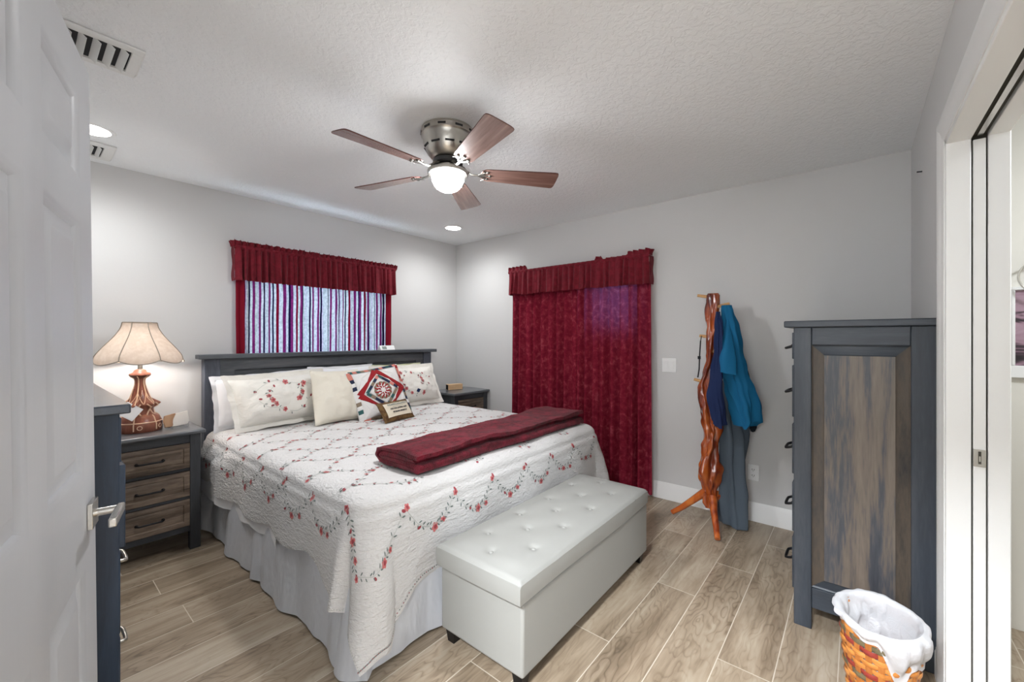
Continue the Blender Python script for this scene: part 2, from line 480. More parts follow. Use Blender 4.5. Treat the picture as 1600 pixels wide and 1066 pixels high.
# entry door opening trim (behind / beside the camera)
mb = MB()
for y in (ENTRY[0], ENTRY[1] - .018): mb.box(W4 - T - .005, W4 + .003, y, y + .018, 0, ENTRY[3])
mb.box(W4 - T - .005, W4 + .003, ENTRY[0], ENTRY[1], ENTRY[3] - .018, ENTRY[3])
mb.box(W4, W4 + .012, ENTRY[1], ENTRY[1] + .07, 0, ENTRY[3] + .07)
mb.box(W4, W4 + .012, ENTRY[0] - .04, ENTRY[1] + .07, ENTRY[3], ENTRY[3] + .07)
struct('trim_5', mb, M_TRIM, bevel=.002)

# six-panel bedroom door, swung open against the left wall
DW, DH, DT = .914, 2.02, .035
def panel_face(mb, X, Zs, cells, yf, sgn):
    """door face in local x (0..DW), z; recessed moulded panels; sgn -1 = face looking to -y"""
    def P(x, z, d): return (x, yf - sgn * d, z)
    for i in range(len(X) - 1):
        for j in range(len(Zs) - 1):
            x0, x1, z0, z1 = X[i], X[i + 1], Zs[j], Zs[j + 1]
            if (i, j) in cells:
                loops = [(0, 0), (.008, .004), (.012, .005), (.020, .013), (.032, .014), (.060, .003), (.062, .0028)]
                rings = [[P(x0 + a, z0 + a, d), P(x1 - a, z0 + a, d), P(x1 - a, z1 - a, d), P(x0 + a, z1 - a, d)] for a, d in loops]
                for r0, r1 in zip(rings, rings[1:]):
                    for k in range(4):
                        q = [r0[k], r0[(k + 1) % 4], r1[(k + 1) % 4], r1[k]]
                        mb.add(q if sgn < 0 else q[::-1], [(0, 1, 2, 3)], 0, False)
                q = rings[-1]
                mb.add(q if sgn < 0 else q[::-1], [(0, 1, 2, 3)], 0, False)
            else:
                q = [P(x0, z0, 0), P(x1, z0, 0), P(x1, z1, 0), P(x0, z1, 0)]
                mb.add(q if sgn < 0 else q[::-1], [(0, 1, 2, 3)], 0, False)
def six_panel_door():
    mb = MB()
    X = [0, .115, .405, .509, .799, DW]
    Zs = [0, .235, .735, .962, 1.600, 1.706, 1.915, DH]
    cells = {(i, j) for i in (1, 3) for j in (1, 3, 5)}
    panel_face(mb, X, Zs, cells, 0, -1)
    panel_face(mb, X, Zs, cells, DT, 1)
    mb.add([(0, 0, 0), (0, DT, 0), (0, DT, DH), (0, 0, DH)], [(0, 3, 2, 1)[::-1]], 0, False)
    mb.add([(DW, 0, 0), (DW, DT, 0), (DW, DT, DH), (DW, 0, DH)], [(0, 1, 2, 3)], 0, False)
    mb.add([(0, 0, DH), (DW, 0, DH), (DW, DT, DH), (0, DT, DH)], [(0, 1, 2, 3)], 0, False)
    mb.add([(0, 0, 0), (DW, 0, 0), (DW, DT, 0), (0, DT, 0)], [(0, 3, 2, 1)], 0, False)
    return mb
# local x runs from the hinge to the free edge, local -y is the face towards the camera
DDIR = atan2(.301, .075)
free = Vector((.1295, 1.594, 0))
hinge = free - Vector((cos(DDIR), sin(DDIR), 0)) * DW
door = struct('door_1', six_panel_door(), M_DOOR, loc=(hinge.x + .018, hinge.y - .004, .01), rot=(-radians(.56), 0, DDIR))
lx, lz = DW - .062, .853
mb = MB(); mb.box(lx - .033, lx + .033, -.011, 0, lz - .033, lz + .033)
hd = mk('door_handle', mb, M_NICKEL, door, bevel=.0015)
hd['label'] = 'satin nickel lever on a square rose'
mb = MB(); mb.tube([(lx, -.008, lz), (lx, -.058, lz)], .0105, 16)
mk('lever_neck', mb, M_NICKEL, hd)
mb = MB(); mb.box(lx - .112, lx + .013, -.066, -.050, lz - .0115, lz + .0115)
mk('lever', mb, M_NICKEL, hd, bevel=.003)
for z in (.22, 1.02, 1.80):
    mk('hinge', MB().tube([(-.004, -.006, z - .045), (-.004, -.006, z + .045)], .007, 10), M_NICKEL, door)

# ------------------------------------------------------------------ windows
def arch_glass():
    n = NT('clear_window_glass')
    a = n.n('BsdfTransparent', None, Color=(.95, .97, .98, 1)); b = n.n('BsdfGlossy', None, Roughness=.02)
    return n.done(n.n('MixShader', None, Fac=.06, i1=a.outputs[0], i2=b.outputs[0]))
M_GLASS = arch_glass()
def window(name, axis, plane, rect):
    a0, a1, z0, z1 = rect
    def bx(mb, p, q, zp, zq, d0, d1):
        if axis == 'y': mb.box(p, q, plane + d0, plane + d1, zp, zq)
        else: mb.box(plane + d0, plane + d1, p, q, zp, zq)
    mb = MB(); f = .045
    bx(mb, a0, a1, z0, z0 + f, .06, .11); bx(mb, a0, a1, z1 - f, z1, .06, .11)
    bx(mb, a0, a0 + f, z0 + f, z1 - f, .06, .11); bx(mb, a1 - f, a1, z0 + f, z1 - f, .06, .11)
    o = struct(name, mb, M_TRIM, bevel=.003)
    mb = MB(); bx(mb, a0 + f, a1 - f, (z0 + z1) / 2 - .018, (z0 + z1) / 2 + .018, .065, .10)
    mk('meeting_rail', mb, M_TRIM, o)
    mb = MB(); bx(mb, a0 + f, a1 - f, z0 + f, z1 - f, .082, .086)
    mk('pane', mb, M_GLASS, o)
    return o
window('window_1', 'y', W1, WIN1)
window('window_2', 'x', W2, WIN2)

# ------------------------------------------------------------------ curtains
def sheer_pleat_light():
    """sheer drapery; backlit single and doubled pleats painted as stripes; daylight also shows through"""
    n = NT('sheer_cloth_painted_backlight')
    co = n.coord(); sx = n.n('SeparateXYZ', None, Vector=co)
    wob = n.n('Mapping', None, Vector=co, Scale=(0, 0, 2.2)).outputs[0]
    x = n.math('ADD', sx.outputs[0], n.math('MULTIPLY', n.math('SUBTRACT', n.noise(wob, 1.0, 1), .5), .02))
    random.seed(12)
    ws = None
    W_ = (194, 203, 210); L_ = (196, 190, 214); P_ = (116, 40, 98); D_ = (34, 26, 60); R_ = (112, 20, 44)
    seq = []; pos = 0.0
    pal = [W_, D_, W_, P_, W_, L_, P_, W_, D_, L_, W_, P_, W_, D_, W_, R_, L_, W_, P_, L_, W_, D_, P_, W_, L_, R_, W_, P_, D_, W_, L_]  # bright single layers and dark doubled layers of the backlit pleats, as colour
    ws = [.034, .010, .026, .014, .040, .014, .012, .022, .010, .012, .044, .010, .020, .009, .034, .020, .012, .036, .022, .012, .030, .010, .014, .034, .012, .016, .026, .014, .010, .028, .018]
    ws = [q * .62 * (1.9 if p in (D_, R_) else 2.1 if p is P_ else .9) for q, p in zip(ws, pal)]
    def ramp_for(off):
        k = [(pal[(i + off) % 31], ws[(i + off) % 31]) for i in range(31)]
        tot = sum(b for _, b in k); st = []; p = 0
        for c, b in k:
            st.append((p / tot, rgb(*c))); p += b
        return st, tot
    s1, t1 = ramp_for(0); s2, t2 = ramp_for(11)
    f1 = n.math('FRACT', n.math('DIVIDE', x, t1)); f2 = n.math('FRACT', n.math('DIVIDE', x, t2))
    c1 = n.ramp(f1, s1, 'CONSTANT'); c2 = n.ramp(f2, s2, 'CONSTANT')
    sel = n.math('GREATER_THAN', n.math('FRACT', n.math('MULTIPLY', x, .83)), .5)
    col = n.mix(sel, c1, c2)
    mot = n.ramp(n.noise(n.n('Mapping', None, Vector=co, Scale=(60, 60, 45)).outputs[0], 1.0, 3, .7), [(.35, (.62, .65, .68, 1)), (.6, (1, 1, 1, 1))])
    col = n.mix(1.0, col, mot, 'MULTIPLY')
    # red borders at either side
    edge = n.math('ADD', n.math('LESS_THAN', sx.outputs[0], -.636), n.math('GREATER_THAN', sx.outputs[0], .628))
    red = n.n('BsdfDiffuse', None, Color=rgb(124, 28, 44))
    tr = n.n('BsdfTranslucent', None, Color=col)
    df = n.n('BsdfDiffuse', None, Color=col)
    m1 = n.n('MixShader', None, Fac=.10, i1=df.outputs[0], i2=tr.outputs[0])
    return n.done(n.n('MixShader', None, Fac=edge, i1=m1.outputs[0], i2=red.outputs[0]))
def red_translucent():
    n = NT('crimson_drape_cloth'); co = n.coord()
    f = n.ramp(n.noise(co, 24, 4, .6, .6), [(.40, rgb(112, 26, 42)), (.56, rgb(130, 38, 54)), (.68, rgb(150, 64, 76))])
    nrm = n.bump(n.noise(co, 170, 3), .3, .002)
    d = n.n('BsdfDiffuse', None, Color=f, Normal=nrm)
    t = n.n('BsdfTranslucent', None, Color=(.16, .11, .29, 1))
    return n.done(n.n('MixShader', None, Fac=.055, i1=d.outputs[0], i2=t.outputs[0]))
M_SHEER = sheer_pleat_light(); M_DRAPE = red_translucent()

def drape(width, z0, z1, nfold, amp, seed, hem=0.0, jitter=.5, flare=0.0):
    """hanging cloth in local x (-w/2..w/2), z; front is -y. folds irregular"""
    random.seed(seed)
    ph = [random.uniform(0, 6.28) for _ in range(6)]
    def fn(u, v):
        z = lerp(z0, z1, v)
        s = u + .012 * sin(5 * u + ph[0]) + .35 / nfold * jitter * sin(2 * pi * u * nfold * .31 + ph[1])
        a = 2 * pi * nfold * s
        d = sin(a) * .62 + .38 * sin(2 * a + ph[2]) * (.4 + .6 * nz(u * 9, seed)) + .45 * sin(a * .37 + ph[3] + 1.2 * (1 - v))
        k = amp * (.55 + .45 * (1 - v))
        x = (u - .5) * width * (1 + flare * (1 - v)) + .010 * (1 - v) * nz(u * 14, v * 2, seed)
        return (x, -k * d + .004 * nz(u * 30, v * 6, seed), z + hem * nz(u * 6, seed + 4))
    return fn
def gathers(width, z0, z1, nf, amp, seed, hem=0.0, flare=0.0):
    def fn(u, v):
        a = pi * nf * (u + .35 / nf * nz(u * nf * .45, seed)) + .5 * (1 - v) * nz(u * 8, seed + 2)
        big = .6 + .5 * nz(u * nf * .4, seed + 7)
        d = (.75 * abs(sin(a)) + .25 * sin(a) ** 2) * big + .16 * sin(a * 2.7 + seed) * (.3 + .7 * (1 - v))
        x = (u - .5) * width * (1 + flare * (1 - v)) + .007 * (1 - v) * sin(a)
        return (x, -amp * d * (.55 + .6 * (1 - v)), lerp(z0, z1, v) + hem * nz(u * 9, seed + 4) * (1 - v))
    return fn
def ruffle(width, z0, z1, nfold, amp, seed, mask=None):
    def fn(u, v):
        k = 1.0 if mask is None else mask(u)
        a = 2 * pi * nfold * u + 1.6 * nz(u * 20, seed)
        z = z0 + (z1 - z0) * v * k * (.80 + .2 * nz(u * nfold * .8, seed) + .20 * abs(sin(a / 2)))
        x = (u - .5) * width + .006 * v * cos(a)
        return (x, -(.006 + amp * v * sin(a) * k), z)
    return fn

# curtain over the window behind the bed
CX, CW_, CY = 1.783, 1.40, W1 - .085
cur = thing('window_curtain', 'crimson ruffled valance over sheer drapery with painted backlit pleats on the window behind the bed', 'curtain', (CX, CY, 1.0))
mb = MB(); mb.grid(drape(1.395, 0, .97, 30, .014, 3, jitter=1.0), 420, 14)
mk('drapery_panel', mb, M_SHEER, cur, loc=(0, .035, 0))['label'] = 'sheer panel, backlit pleats painted white, lilac, purple and navy, with crimson side borders'
mb = MB(); mb.grid(gathers(1.425, .76, 1.025, 30, .052, 8, .004, .004), 520, 10)
for sd in (-1, 1):       # returns to the wall at either end
    mb.grid(lambda u, v: (sd * (.712 + .004 * sin(9 * v)), u * .075, lerp(.76, 1.025, v)), 6, 8)
mk('valance', mb, M_RED, cur)['label'] = 'gathered crimson valance'
mb = MB(); mb.grid(ruffle(1.46, 1.02, 1.07, 34, .020, 5), 800, 6); mb.grid(ruffle(1.46, 1.02, 1.062, 31, -.022, 9), 760, 6)
mb.grid(lambda u, v: ((u - .5) * 1.43, -.017 * sin(2 * pi * v) + .003 * sin(u * 230), 1.018 + .016 * cos(2 * pi * v)), 300, 8)
for sd in (-1, 1):
    mb.grid(lambda u, v: (sd * (.715 + .03 * sin(pi * u) * v + .01 * sin(9 * u)), u * .075 - .01, 1.02 + .042 * v), 10, 5)
mk('ruffle_header', mb, M_RED, cur)
mb = MB(); mb.tube([(-.70, .0, 1.018), (.70, .0, 1.018)], .008, 10)
for sd in (-1, 1): mb.tube([(sd * .70, 0, 1.018), (sd * .70, .083, 1.018)], .008, 8)
mk('curtain_rod', mb, M_WHITEPL, cur)

# curtain over the door / window on the right-hand wall (local x runs towards -y of the room)
cur2 = thing('door_curtain', 'long crimson floor-length drapes with a gathered valance on the wall right of the bed', 'curtain', (W2 - .105, 2.045, 0), (0, 0, -pi / 2))
def split_panel(x0, x1, seed, nf):
    f = gathers(x1 - x0, .035, 1.95, nf, .085, seed, hem=.006, flare=.025)
    def fn(u, v):
        x, y, z = f(u, v); return (x + (x0 + x1) / 2, y, z)
    return fn
mb = MB(); mb.grid(split_panel(-.745, .06, 21, 9), 260, 26)
mk('drapery_panel', mb, M_DRAPE, cur2, loc=(0, .060, 0))
mb = MB(); mb.grid(split_panel(.03, .748, 33, 8.5), 240, 26)
mk('drapery_panel', mb, M_DRAPE, cur2, loc=(0, .056, 0))
mb = MB(); mb.grid(gathers(1.49, 1.765, 2.0, 25, .044, 14, .016, .004), 460, 10)
for sd in (-1, 1): mb.grid(lambda u, v: (sd * (.745 + .004 * sin(9 * v)), u * .098, lerp(1.765, 2.0, v)), 6, 8)
mk('valance', mb, M_RED, cur2)
def hmask(u):            # the header stands up only near both ends, elsewhere it has slumped
    return max(sm((.17 - u) / .02), .8 * sm((u - .66) / .01) * sm((.73 - u) / .02), .35 * sm((u - .72) / .02), sm((u - .84) / .05))
mb = MB(); mb.grid(ruffle(1.51, 2.005, 2.055, 30, .013, 6, hmask), 800, 6)
mb.grid(lambda u, v: ((u - .5) * 1.50, -.016 * sin(2 * pi * v) + .003 * sin(u * 190), 2.0 + .015 * cos(2 * pi * v)), 280, 8)
for sd in (-1, 1): mb.grid(lambda u, v: (sd * (.75 + .03 * sin(pi * u) * v), u * .075 - .01, 2.0 + .045 * v), 10, 5)
mk('ruffle_header', mb, M_RED, cur2)
mb = MB(); mb.tube([(-.735, .0, 2.0), (.735, .0, 2.0)], .008, 10)
for sd in (-1, 1): mb.tube([(sd * .735, 0, 2.0), (sd * .735, .103, 2.0)], .008, 8)
mk('curtain_rod', mb, M_WHITEPL, cur2)

# ------------------------------------------------------------------ bed
BXL, BXR, BFY, BHY, BTOP = .87, 2.855, 1.50, 3.575, .665
bed = thing('king_bed', 'king-size bed with a slate-stained panelled headboard and pale grey skirt', 'bed', ((BXL + BXR) / 2, 2.55, 0))
bl = bed.location
def L(mb):               # shift world-built geometry into the bed's frame
    mb.v = [(x - bl.x, y - bl.y, z - bl.z) for x, y, z in mb.v]; return mb
hy = 3.585
hb = MB(); hb.box(.955, 2.835, hy + .022, hy + .06, .35, 1.165)
head = mk('headboard', L(hb), M_HEAD, bed, bevel=.002)
mb = MB(); mb.box(.826, 2.966, hy - .045, hy + .062, 1.168, 1.200); mk('headboard_cap', L(mb), M_HEAD, head, bevel=.005)
for x0, x1 in ((.862, .962), (2.812, 2.912)):
    mb = MB(); mb.box(x0, x1, hy - .012, hy + .058, .03, 1.168); mk('headboard_post', L(mb), M_HEAD_V, head, bevel=.004)
mb = MB()
mb.box(.962, 2.812, hy, hy + .03, 1.085, 1.168); mb.box(.962, 2.812, hy, hy + .03, .45, .56)
xs = [.962, 1.055, 1.60, 1.675, 2.165, 2.235, 2.72, 2.812]
for a, b in ((.962, 1.055), (1.605, 1.670), (2.150, 2.215), (2.72, 2.812)): mb.box(a, b, hy, hy + .03, .56, 1.085)
mk('headboard_frame', L(mb), M_HEAD, head, bevel=.003)
mb = MB()
for a, b in ((1.055, 1.605), (1.670, 2.150), (2.215, 2.72)):
    mb.box(a + .03, b - .03, hy + .012, hy + .024, .59, 1.045)
mk('headboard_panel', L(mb), M_HEAD, head, bevel=.008)
mb = MB(); mb.box(BXL + .02, BXR - .02, BFY + .03, 3.57, .40, BTOP - .02)
mk('mattress', L(mb), M_WHITE, bed, bevel=.04, seg=4)
mb = MB(); mb.box(BXL + .03, BXR - .03, BFY + .04, 3.57, .16, .395)
mk('box_spring', L(mb), M_WHITE, bed, bevel=.015)
for x in (BXL + .15, BXR - .15):
    for y in (BFY + .2, 3.4):
        mb = MB(); mb.box(x - .03, x + .03, y - .03, y + .03, 0, .158); mk('leg', L(mb), M_BLACK, bed)

# bed skirt: box-pleated strip along left side, foot and right side
def skirt_path():
    pts = [(BXL - .010, 3.55), (BXL - .010, BFY - .020), (BXR + .010, BFY - .020), (BXR + .010, 3.55)]
    out = []
    for (ax, ay), (bx_, by_) in zip(pts, pts[1:]):
        n_ = int(hypot(bx_ - ax, by_ - ay) / .008)
        tx, ty = (bx_ - ax) / hypot(bx_ - ax, by_ - ay), (by_ - ay) / hypot(bx_ - ax, by_ - ay)
        for i in range(n_):
            out.append((lerp(ax, bx_, i / n_), lerp(ay, by_, i / n_), ty, -tx))
    return out
sp = skirt_path(); NS = len(sp)
def skirt(u, v):
    i = min(int(u * (NS - 1) + .5), NS - 1); x, y, nx, ny = sp[i]
    d = i * .008
    k = (1 - v) ** 1.15
    wv = .016 * sin(d * 2 * pi / .62 + 1) + .010 * sin(d * 2 * pi / .27) + .012 * nz(d * 3.1, 7) + .004 * sin(d * 2 * pi / .085) * nz(d * 2, 3)
    pl = 0
    for pc in (1.02, 2.03, 3.05, 4.0):      # pleats / split corners stick out
        q = abs(d - pc)
        if q < .07: pl += .034 * (1 - q / .07) ** .6
    o = (.012 + max(0, wv + .014) + pl) * k
    # outward normal of the strip: left side -x, foot -y, right +x
    return (x + nx * o - bl.x, y + ny * o - bl.y, .012 + .40 * v + .008 * nz(d * 4, 2) * k - bl.z)
mb = MB(); mb.grid(skirt, NS - 1, 14)
sk = mk('bed_skirt', mb, M_SKIRT, bed)
sk['label'] = 'pale grey sateen bed skirt'

# quilt: sheet coordinates (s across, t along) draped over the mattress
QL, QR, QF, RR = .27, .30, .34, .055
def flare(r, along, seed, corner=0.0):
    f = .05 * sin(min(1, r / .12) * pi / 2) * .5 + r * .05
    f += r * .06 * (sin(along * 2 * pi / .52 + seed) * .6 + .6 * nz(along * 2.3, seed))
    f = max(f, .012 + .008 * min(1, r / .05))
    return f
RC = .12
def Q(s, t):
    side = -1 if s < (BXL + BXR) / 2 else 1
    dx = (BXL + RC - s) if side < 0 else (s - (BXR - RC)); dy = BFY + RC - t
    edge = BXL if side < 0 else BXR
    if dx > 0 and dy > 0:
        r = hypot(dx, dy) - RC; ph = atan2(dy, dx)
        bx_, by_ = (BXL + RC if side < 0 else BXR - RC) + side * RC * cos(ph), BFY + RC - RC * sin(ph)
    elif dx > dy: r = dx - RC; ph = 0; bx_, by_ = edge, t
    else: r = dy - RC; ph = pi / 2; bx_, by_ = s, BFY
    if r <= 0:
        zt = BTOP + .012 * nz(s * 2.2, t * 2.2, 1) + .006 * nz(s * 6, t * 6, 4)
        LL = .10
        if -r < LL:
            th = (r + LL) / LL * pi / 2; k = LL - LL * sin(th) + r       # shift along the inward normal
            zt -= RR * (1 - cos(th))
            ux, uy = (side * cos(ph), -sin(ph))
            return Vector((s - ux * k, t - uy * k, zt))
        return Vector((s, t, zt))
    zt = BTOP - RR - r
    fs = flare(r, t, 1.0 if side < 0 else 5); ff = min(flare(r, s, 3.0), .052)
    if side < 0 and t > 2.9: fs += .045 * sm((t - 2.9) / .25) * sm(r / .1) * sm((3.56 - t) / .1)
    if t > 3.09: fs = min(fs, .07 if side < 0 else .008)
    fs *= sm(r / .03); ff *= sm(r / .03)
    if ph == 0: f = fs
    elif ph == pi / 2: f = ff
    else:
        f = lerp(fs, ff, sm(ph / (pi / 2)))
        K = .09 + .14 * math.exp(-((ph - .95) / .45) ** 2) + .13 * math.exp(-((ph - .14) / .15) ** 2) - .11 * math.exp(-((ph - .46) / .12) ** 2)
        f += r * sin(2 * ph) ** .6 * K * sm(r / .2) * (1 if side < 0 else .75)
    return Vector((bx_ + side * f * cos(ph), by_ - f * sin(ph), zt + .009 * nz(s * 9, t * 9, 3) * sm(r / .05)))
def qsheet(u, v):
    """u,v in 0..1 over the whole sheet, corner-extended and scallop-hemmed"""
    aL, aT, aR = .14, .68, .18
    if u < aL: a, ix = (aL - u) / aL, -1
    elif u > aL + aT: a, ix = (u - aL - aT) / aR, 1
    else: a, ix = 0, 0
    b = max(0, (.19 - v) / .19)
    t = BFY + (v - .19) / .81 * (BHY - .02 - BFY) if b == 0 else BFY
    s = BXL + (u - aL) / aT * (BXR - BXL) if ix == 0 else (BXL if ix < 0 else BXR)
    if ix:
        P_ = (QL if ix < 0 else QR) + .075 + .02 * b
        if b == 0: P_ += -.075 + .03 * abs(sin((t - BFY) * pi / .42)) - .012 - (.05 * sm((t - 3.05) / .08) if ix < 0 else 0) + .09 * (1 - sm((t - BFY) / .34))
        s += ix * a * P_ * (1 - .20 * a * b)
    if b > 0:
        ext = .17 * (1 - sm((s - BXL) / .30)) + .10 * (1 - sm((BXR - s) / .20)) if ix == 0 else (.17 if ix < 0 else .10)
        F_ = QF + ext - .03 * a
        if ix == 0: F_ += (.028 * abs(sin((s - BXL - .02) * pi / .40)) - .012) * sm((s - BXL) / .1) * sm((BXR - s) / .1)
        t -= b * F_ * (1 - .20 * a * b)
    return s, t
NU, NV = 260, 220
mb = MB()
mb.grid(lambda u, v: Q(*qsheet(u, v)), NU, NV)
def qn(s, t, e=.004):
    p = Q(s, t); n_ = (Q(s + e, t) - Q(s - e, t)).cross(Q(s, t + e) - Q(s, t - e))
    if n_.length < 1e-9: n_ = Vector((0, 0, 1))
    n_.normalize(); return p, n_

class Embroider:
    """thread-thin stitched motifs laid on a surface; surf(a,b) -> point, normal"""
    def __init__(s, mb, surf, base, off=.0012): s.mb, s.surf, s.base, s.off = mb, surf, base, off
    def pt(s, a, b):
        p, n_ = s.surf(a, b); return p + n_ * s.off
    def blob(s, a, b, ra, rb, rot, mi, n=9, lobes=0):  # small stitched patch
        vs = [s.pt(a, b)]
        for k in range(n):
            t = 2 * pi * k / n
            q = 1 if not lobes else .70 + .30 * abs(cos(lobes * t / 2))
            x, y = ra * q * cos(t), rb * q * sin(t)
            vs.append(s.pt(a + x * cos(rot) - y * sin(rot), b + x * sin(rot) + y * cos(rot)))
        s.mb.add(vs, [(0, k + 1, (k + 1) % n + 1) for k in range(n)], s.base + mi)
    def line(s, pts, w_, mi):
        vs = []
        for i, (a, b) in enumerate(pts):
            a2, b2 = pts[min(i + 1, len(pts) - 1)]; a1, b1 = pts[max(i - 1, 0)]
            d = hypot(a2 - a1, b2 - b1) or 1
            na, nb = -(b2 - b1) / d * w_ / 2, (a2 - a1) / d * w_ / 2
            vs += [s.pt(a + na, b + nb), s.pt(a - na, b - nb)]
        s.mb.add(vs, [(2 * i, 2 * i + 1, 2 * i + 3, 2 * i + 2) for i in range(len(pts) - 1)], s.base + mi)
    def flower(s, a, b, r, rot=0):
        s.blob(a, b, r, r * .85, rot, 2, 20, 5)
        s.off += .0005; s.blob(a + r * .1, b, r * .42, r * .42, rot, 3, 7); s.off -= .0005
    def bud(s, a, b, r, rot=0):
        s.blob(a, b, r, r * .6, rot, 3, 8)
    def vine(s, pts, rng, step=3, big=.022, lf=.011):
        s.line(pts, .0022, 0)
        for i in range(1, len(pts) - 1, step):
            (a, b), (a2, b2) = pts[i], pts[i + 1]
            rt = atan2(b2 - b, a2 - a); sd = rng.choice((-1, 1))
            for q in (sd, -sd) if rng.random() < .55 else (sd,):
                rr = rt + q * rng.uniform(.6, 1.1); d = lf * 1.35
                s.blob(a + d * cos(rr), b + d * sin(rr), lf * .85, lf * .30, rr, 1, 7)

rng = random.Random(5)
em = Embroider(mb, qn, 1, .002)
def zig(x0, x1, y0, amp, per, ph, step=.022):
    n_ = int((x1 - x0) / step)
    return [(lerp(x0, x1, i / n_), y0 + amp * sin(2 * pi * lerp(x0, x1, i / n_) / per + ph) + .022 * nz(i * .35, y0 * 9)) for i in range(n_ + 1)]
# ogee trellis of vines over the top
k = 0; y = 1.64
while y < 3.3:
    pts = zig(BXL + .03, BXR - .03, y, .070, .42, pi * (k % 2), .018)
    em.vine(pts, rng, 2, lf=.010)
    for i in range(1, len(pts) - 2, 3):
        a, b = pts[i]; da, db = rng.uniform(-.016, .016), rng.uniform(-.016, .016)
        (em.flower(a + da, b + db, rng.uniform(.009, .016), rng.random() * 6) if rng.random() < .55 else em.bud(a + da, b + db, .009, rng.random() * 6))
    y += .147; k += 1
# scalloped swags along the foot, the corner and the left side
def swag(A, B, depth, out):
    pts = []
    for i in range(15):
        t = i / 14; d = depth * (1 - (2 * t - 1) ** 2)
        pts.append((lerp(A[0], B[0], t) + out[0] * d + .006 * nz(i * .6, A[0] * 3), lerp(A[1], B[1], t) + out[1] * d + .006 * nz(i * .6, A[1] * 5)))
    em.vine(pts, rng, 1, lf=.011)
    for i, f in ((0, 1), (7, 2), (4, 0), (10, 1), (14, 0)):
        a, b = pts[i]
        a += rng.uniform(-.015, .015) + out[0] * .012; b += rng.uniform(-.015, .015) + out[1] * .012
        if f == 2: em.flower(a, b, .022, rng.random() * 6)
        elif f: em.flower(a, b, .016, rng.random() * 6)
        else: em.bud(a, b, .011, rng.random() * 6)
xs = [BXL + .20 + i * .275 for i in range(7)]
for x0, x1 in zip(xs, xs[1:]): swag((x0, BFY - .025), (min(x1, BXR - .01), BFY - .025), .115, (0, -1))
ys = [BFY + .10 + i * .30 for i in range(7)]
for y0, y1 in zip(ys, ys[1:]): swag((BXL + .01, y1), (BXL + .01, y0), .125, (-1, 0))
swag((BXL + .01, BFY + .10), (BXL - .13, BFY - .10), .03, (-.5, -.2))
swag((BXL - .13, BFY - .10), (BXL + .20, BFY - .01), .12, (-.1, -1))
for y0, y1 in zip(ys, ys[1:]): swag((BXR - .01, y0), (BXR - .01, y1), .11, (1, 0))
# beaded stitching along the hem
hem = [(u / 130, .0) for u in range(131)]
for i in range(0, 260):
    u = i / 259; s_, t_ = qsheet(u, .012)
    em.blob(s_, t_, .0035, .003, 0, 3 if i % 3 == 0 else 1, 5)
for i in range(0, 150):
    s_, t_ = qsheet(.004, .01 + .98 * i / 149)
    em.blob(s_, t_, .003, .0025, 0, 0, 5)
qo = Vector(((BXL + BXR) / 2, 2.5, BTOP))
mb.v = [tuple(Vector(p) - qo) for p in mb.v]
quilt = mk('quilt', mb, [M_QUILT] + EMB, loc=qo, sharp=80, weld=False)
tag(quilt, 'white crinkled quilt with rose vine embroidery draped over the bed', 'quilt')

# white blanket edge showing under the quilt on the left side
def under(u, v):
    t = lerp(2.25, 3.45, v); o = .05 + u * (.27 + .020 * abs(sin(t * pi / .26)))
    p = Q(BXL - o, t)
    return (p.x + .012, p.y, p.z - .004)
mb = MB(); mb.grid(under, 14, 70)
mk('under_blanket', L(mb), M_WHITE, bed)['label'] = 'white blanket edge below the quilt'

# ------------------------------------------------------------------ pillows
def pillow(w_, h_, t_, flange=0.0, seed=0, wr=.010, droop=0.0, taper=0.0):
    """returns surf(u,v,side): u,v in -1..1; local x right, z up, front -y"""
    def surf(u, v, side=-1):
        uu, vv = min(1, abs(u)), min(1, abs(v))
        th = max(0, (1 - uu ** 3.0)) ** .55 * max(0, (1 - vv ** 3.0)) ** .55
        x = w_ / 2 * u * (1 - .045 * (1 - vv * vv)) * (1 + taper * v); z = h_ / 2 * v * (1 - .05 * (1 - uu * uu))
        # a heavier lower half
        th *= 1 + droop * -v * .35
        y = side * (t_ / 2) * th
        wv = wr * (nz(x * 6 + seed, z * 6, side * 3.0) + .6 * nz(x * 17, z * 6 + seed, 1) + .35 * nz(x * 9 - z * 22, z * 9 + x * 20, seed)) * min(1, (1 - max(uu, vv)) * 5 + .15)
        return Vector((x, y + side * wv, z + h_ / 2))
    return surf
def build_pillow(mb, surf, flange, w_, h_, n=34):
    for side in (-1, 1):
        mb.grid(lambda u, v: surf(u * 2 - 1, v * 2 - 1, side), n, n, 0, flip=(side > 0))
    if flange:
        def rim(u):
            q = (u * 4) % 4
            if q < 1: return (q * 2 - 1, -1)
            if q < 2: return (1, (q - 1) * 2 - 1)
            if q < 3: return (1 - (q - 2) * 2, 1)
            return (-1, 1 - (q - 3) * 2)
        def fl(u, v):
            a, b = rim(u); p = surf(a, b); k = flange * v * (1 + .25 * nz(u * 30, 2))
            c = Vector((0, 0, h_ / 2)); d = Vector((a, 0, b))
            return p + d * k * (1 if abs(a * b) < .98 else .9) + Vector((0, .012 * v * nz(u * 22, 5), 0))
        mb.grid(fl, 120, 3, 0, cu=True)
        mb.grid(lambda u, v: fl(u, v) + Vector((0, .003, 0)), 120, 3, 0, cu=True, flip=True)
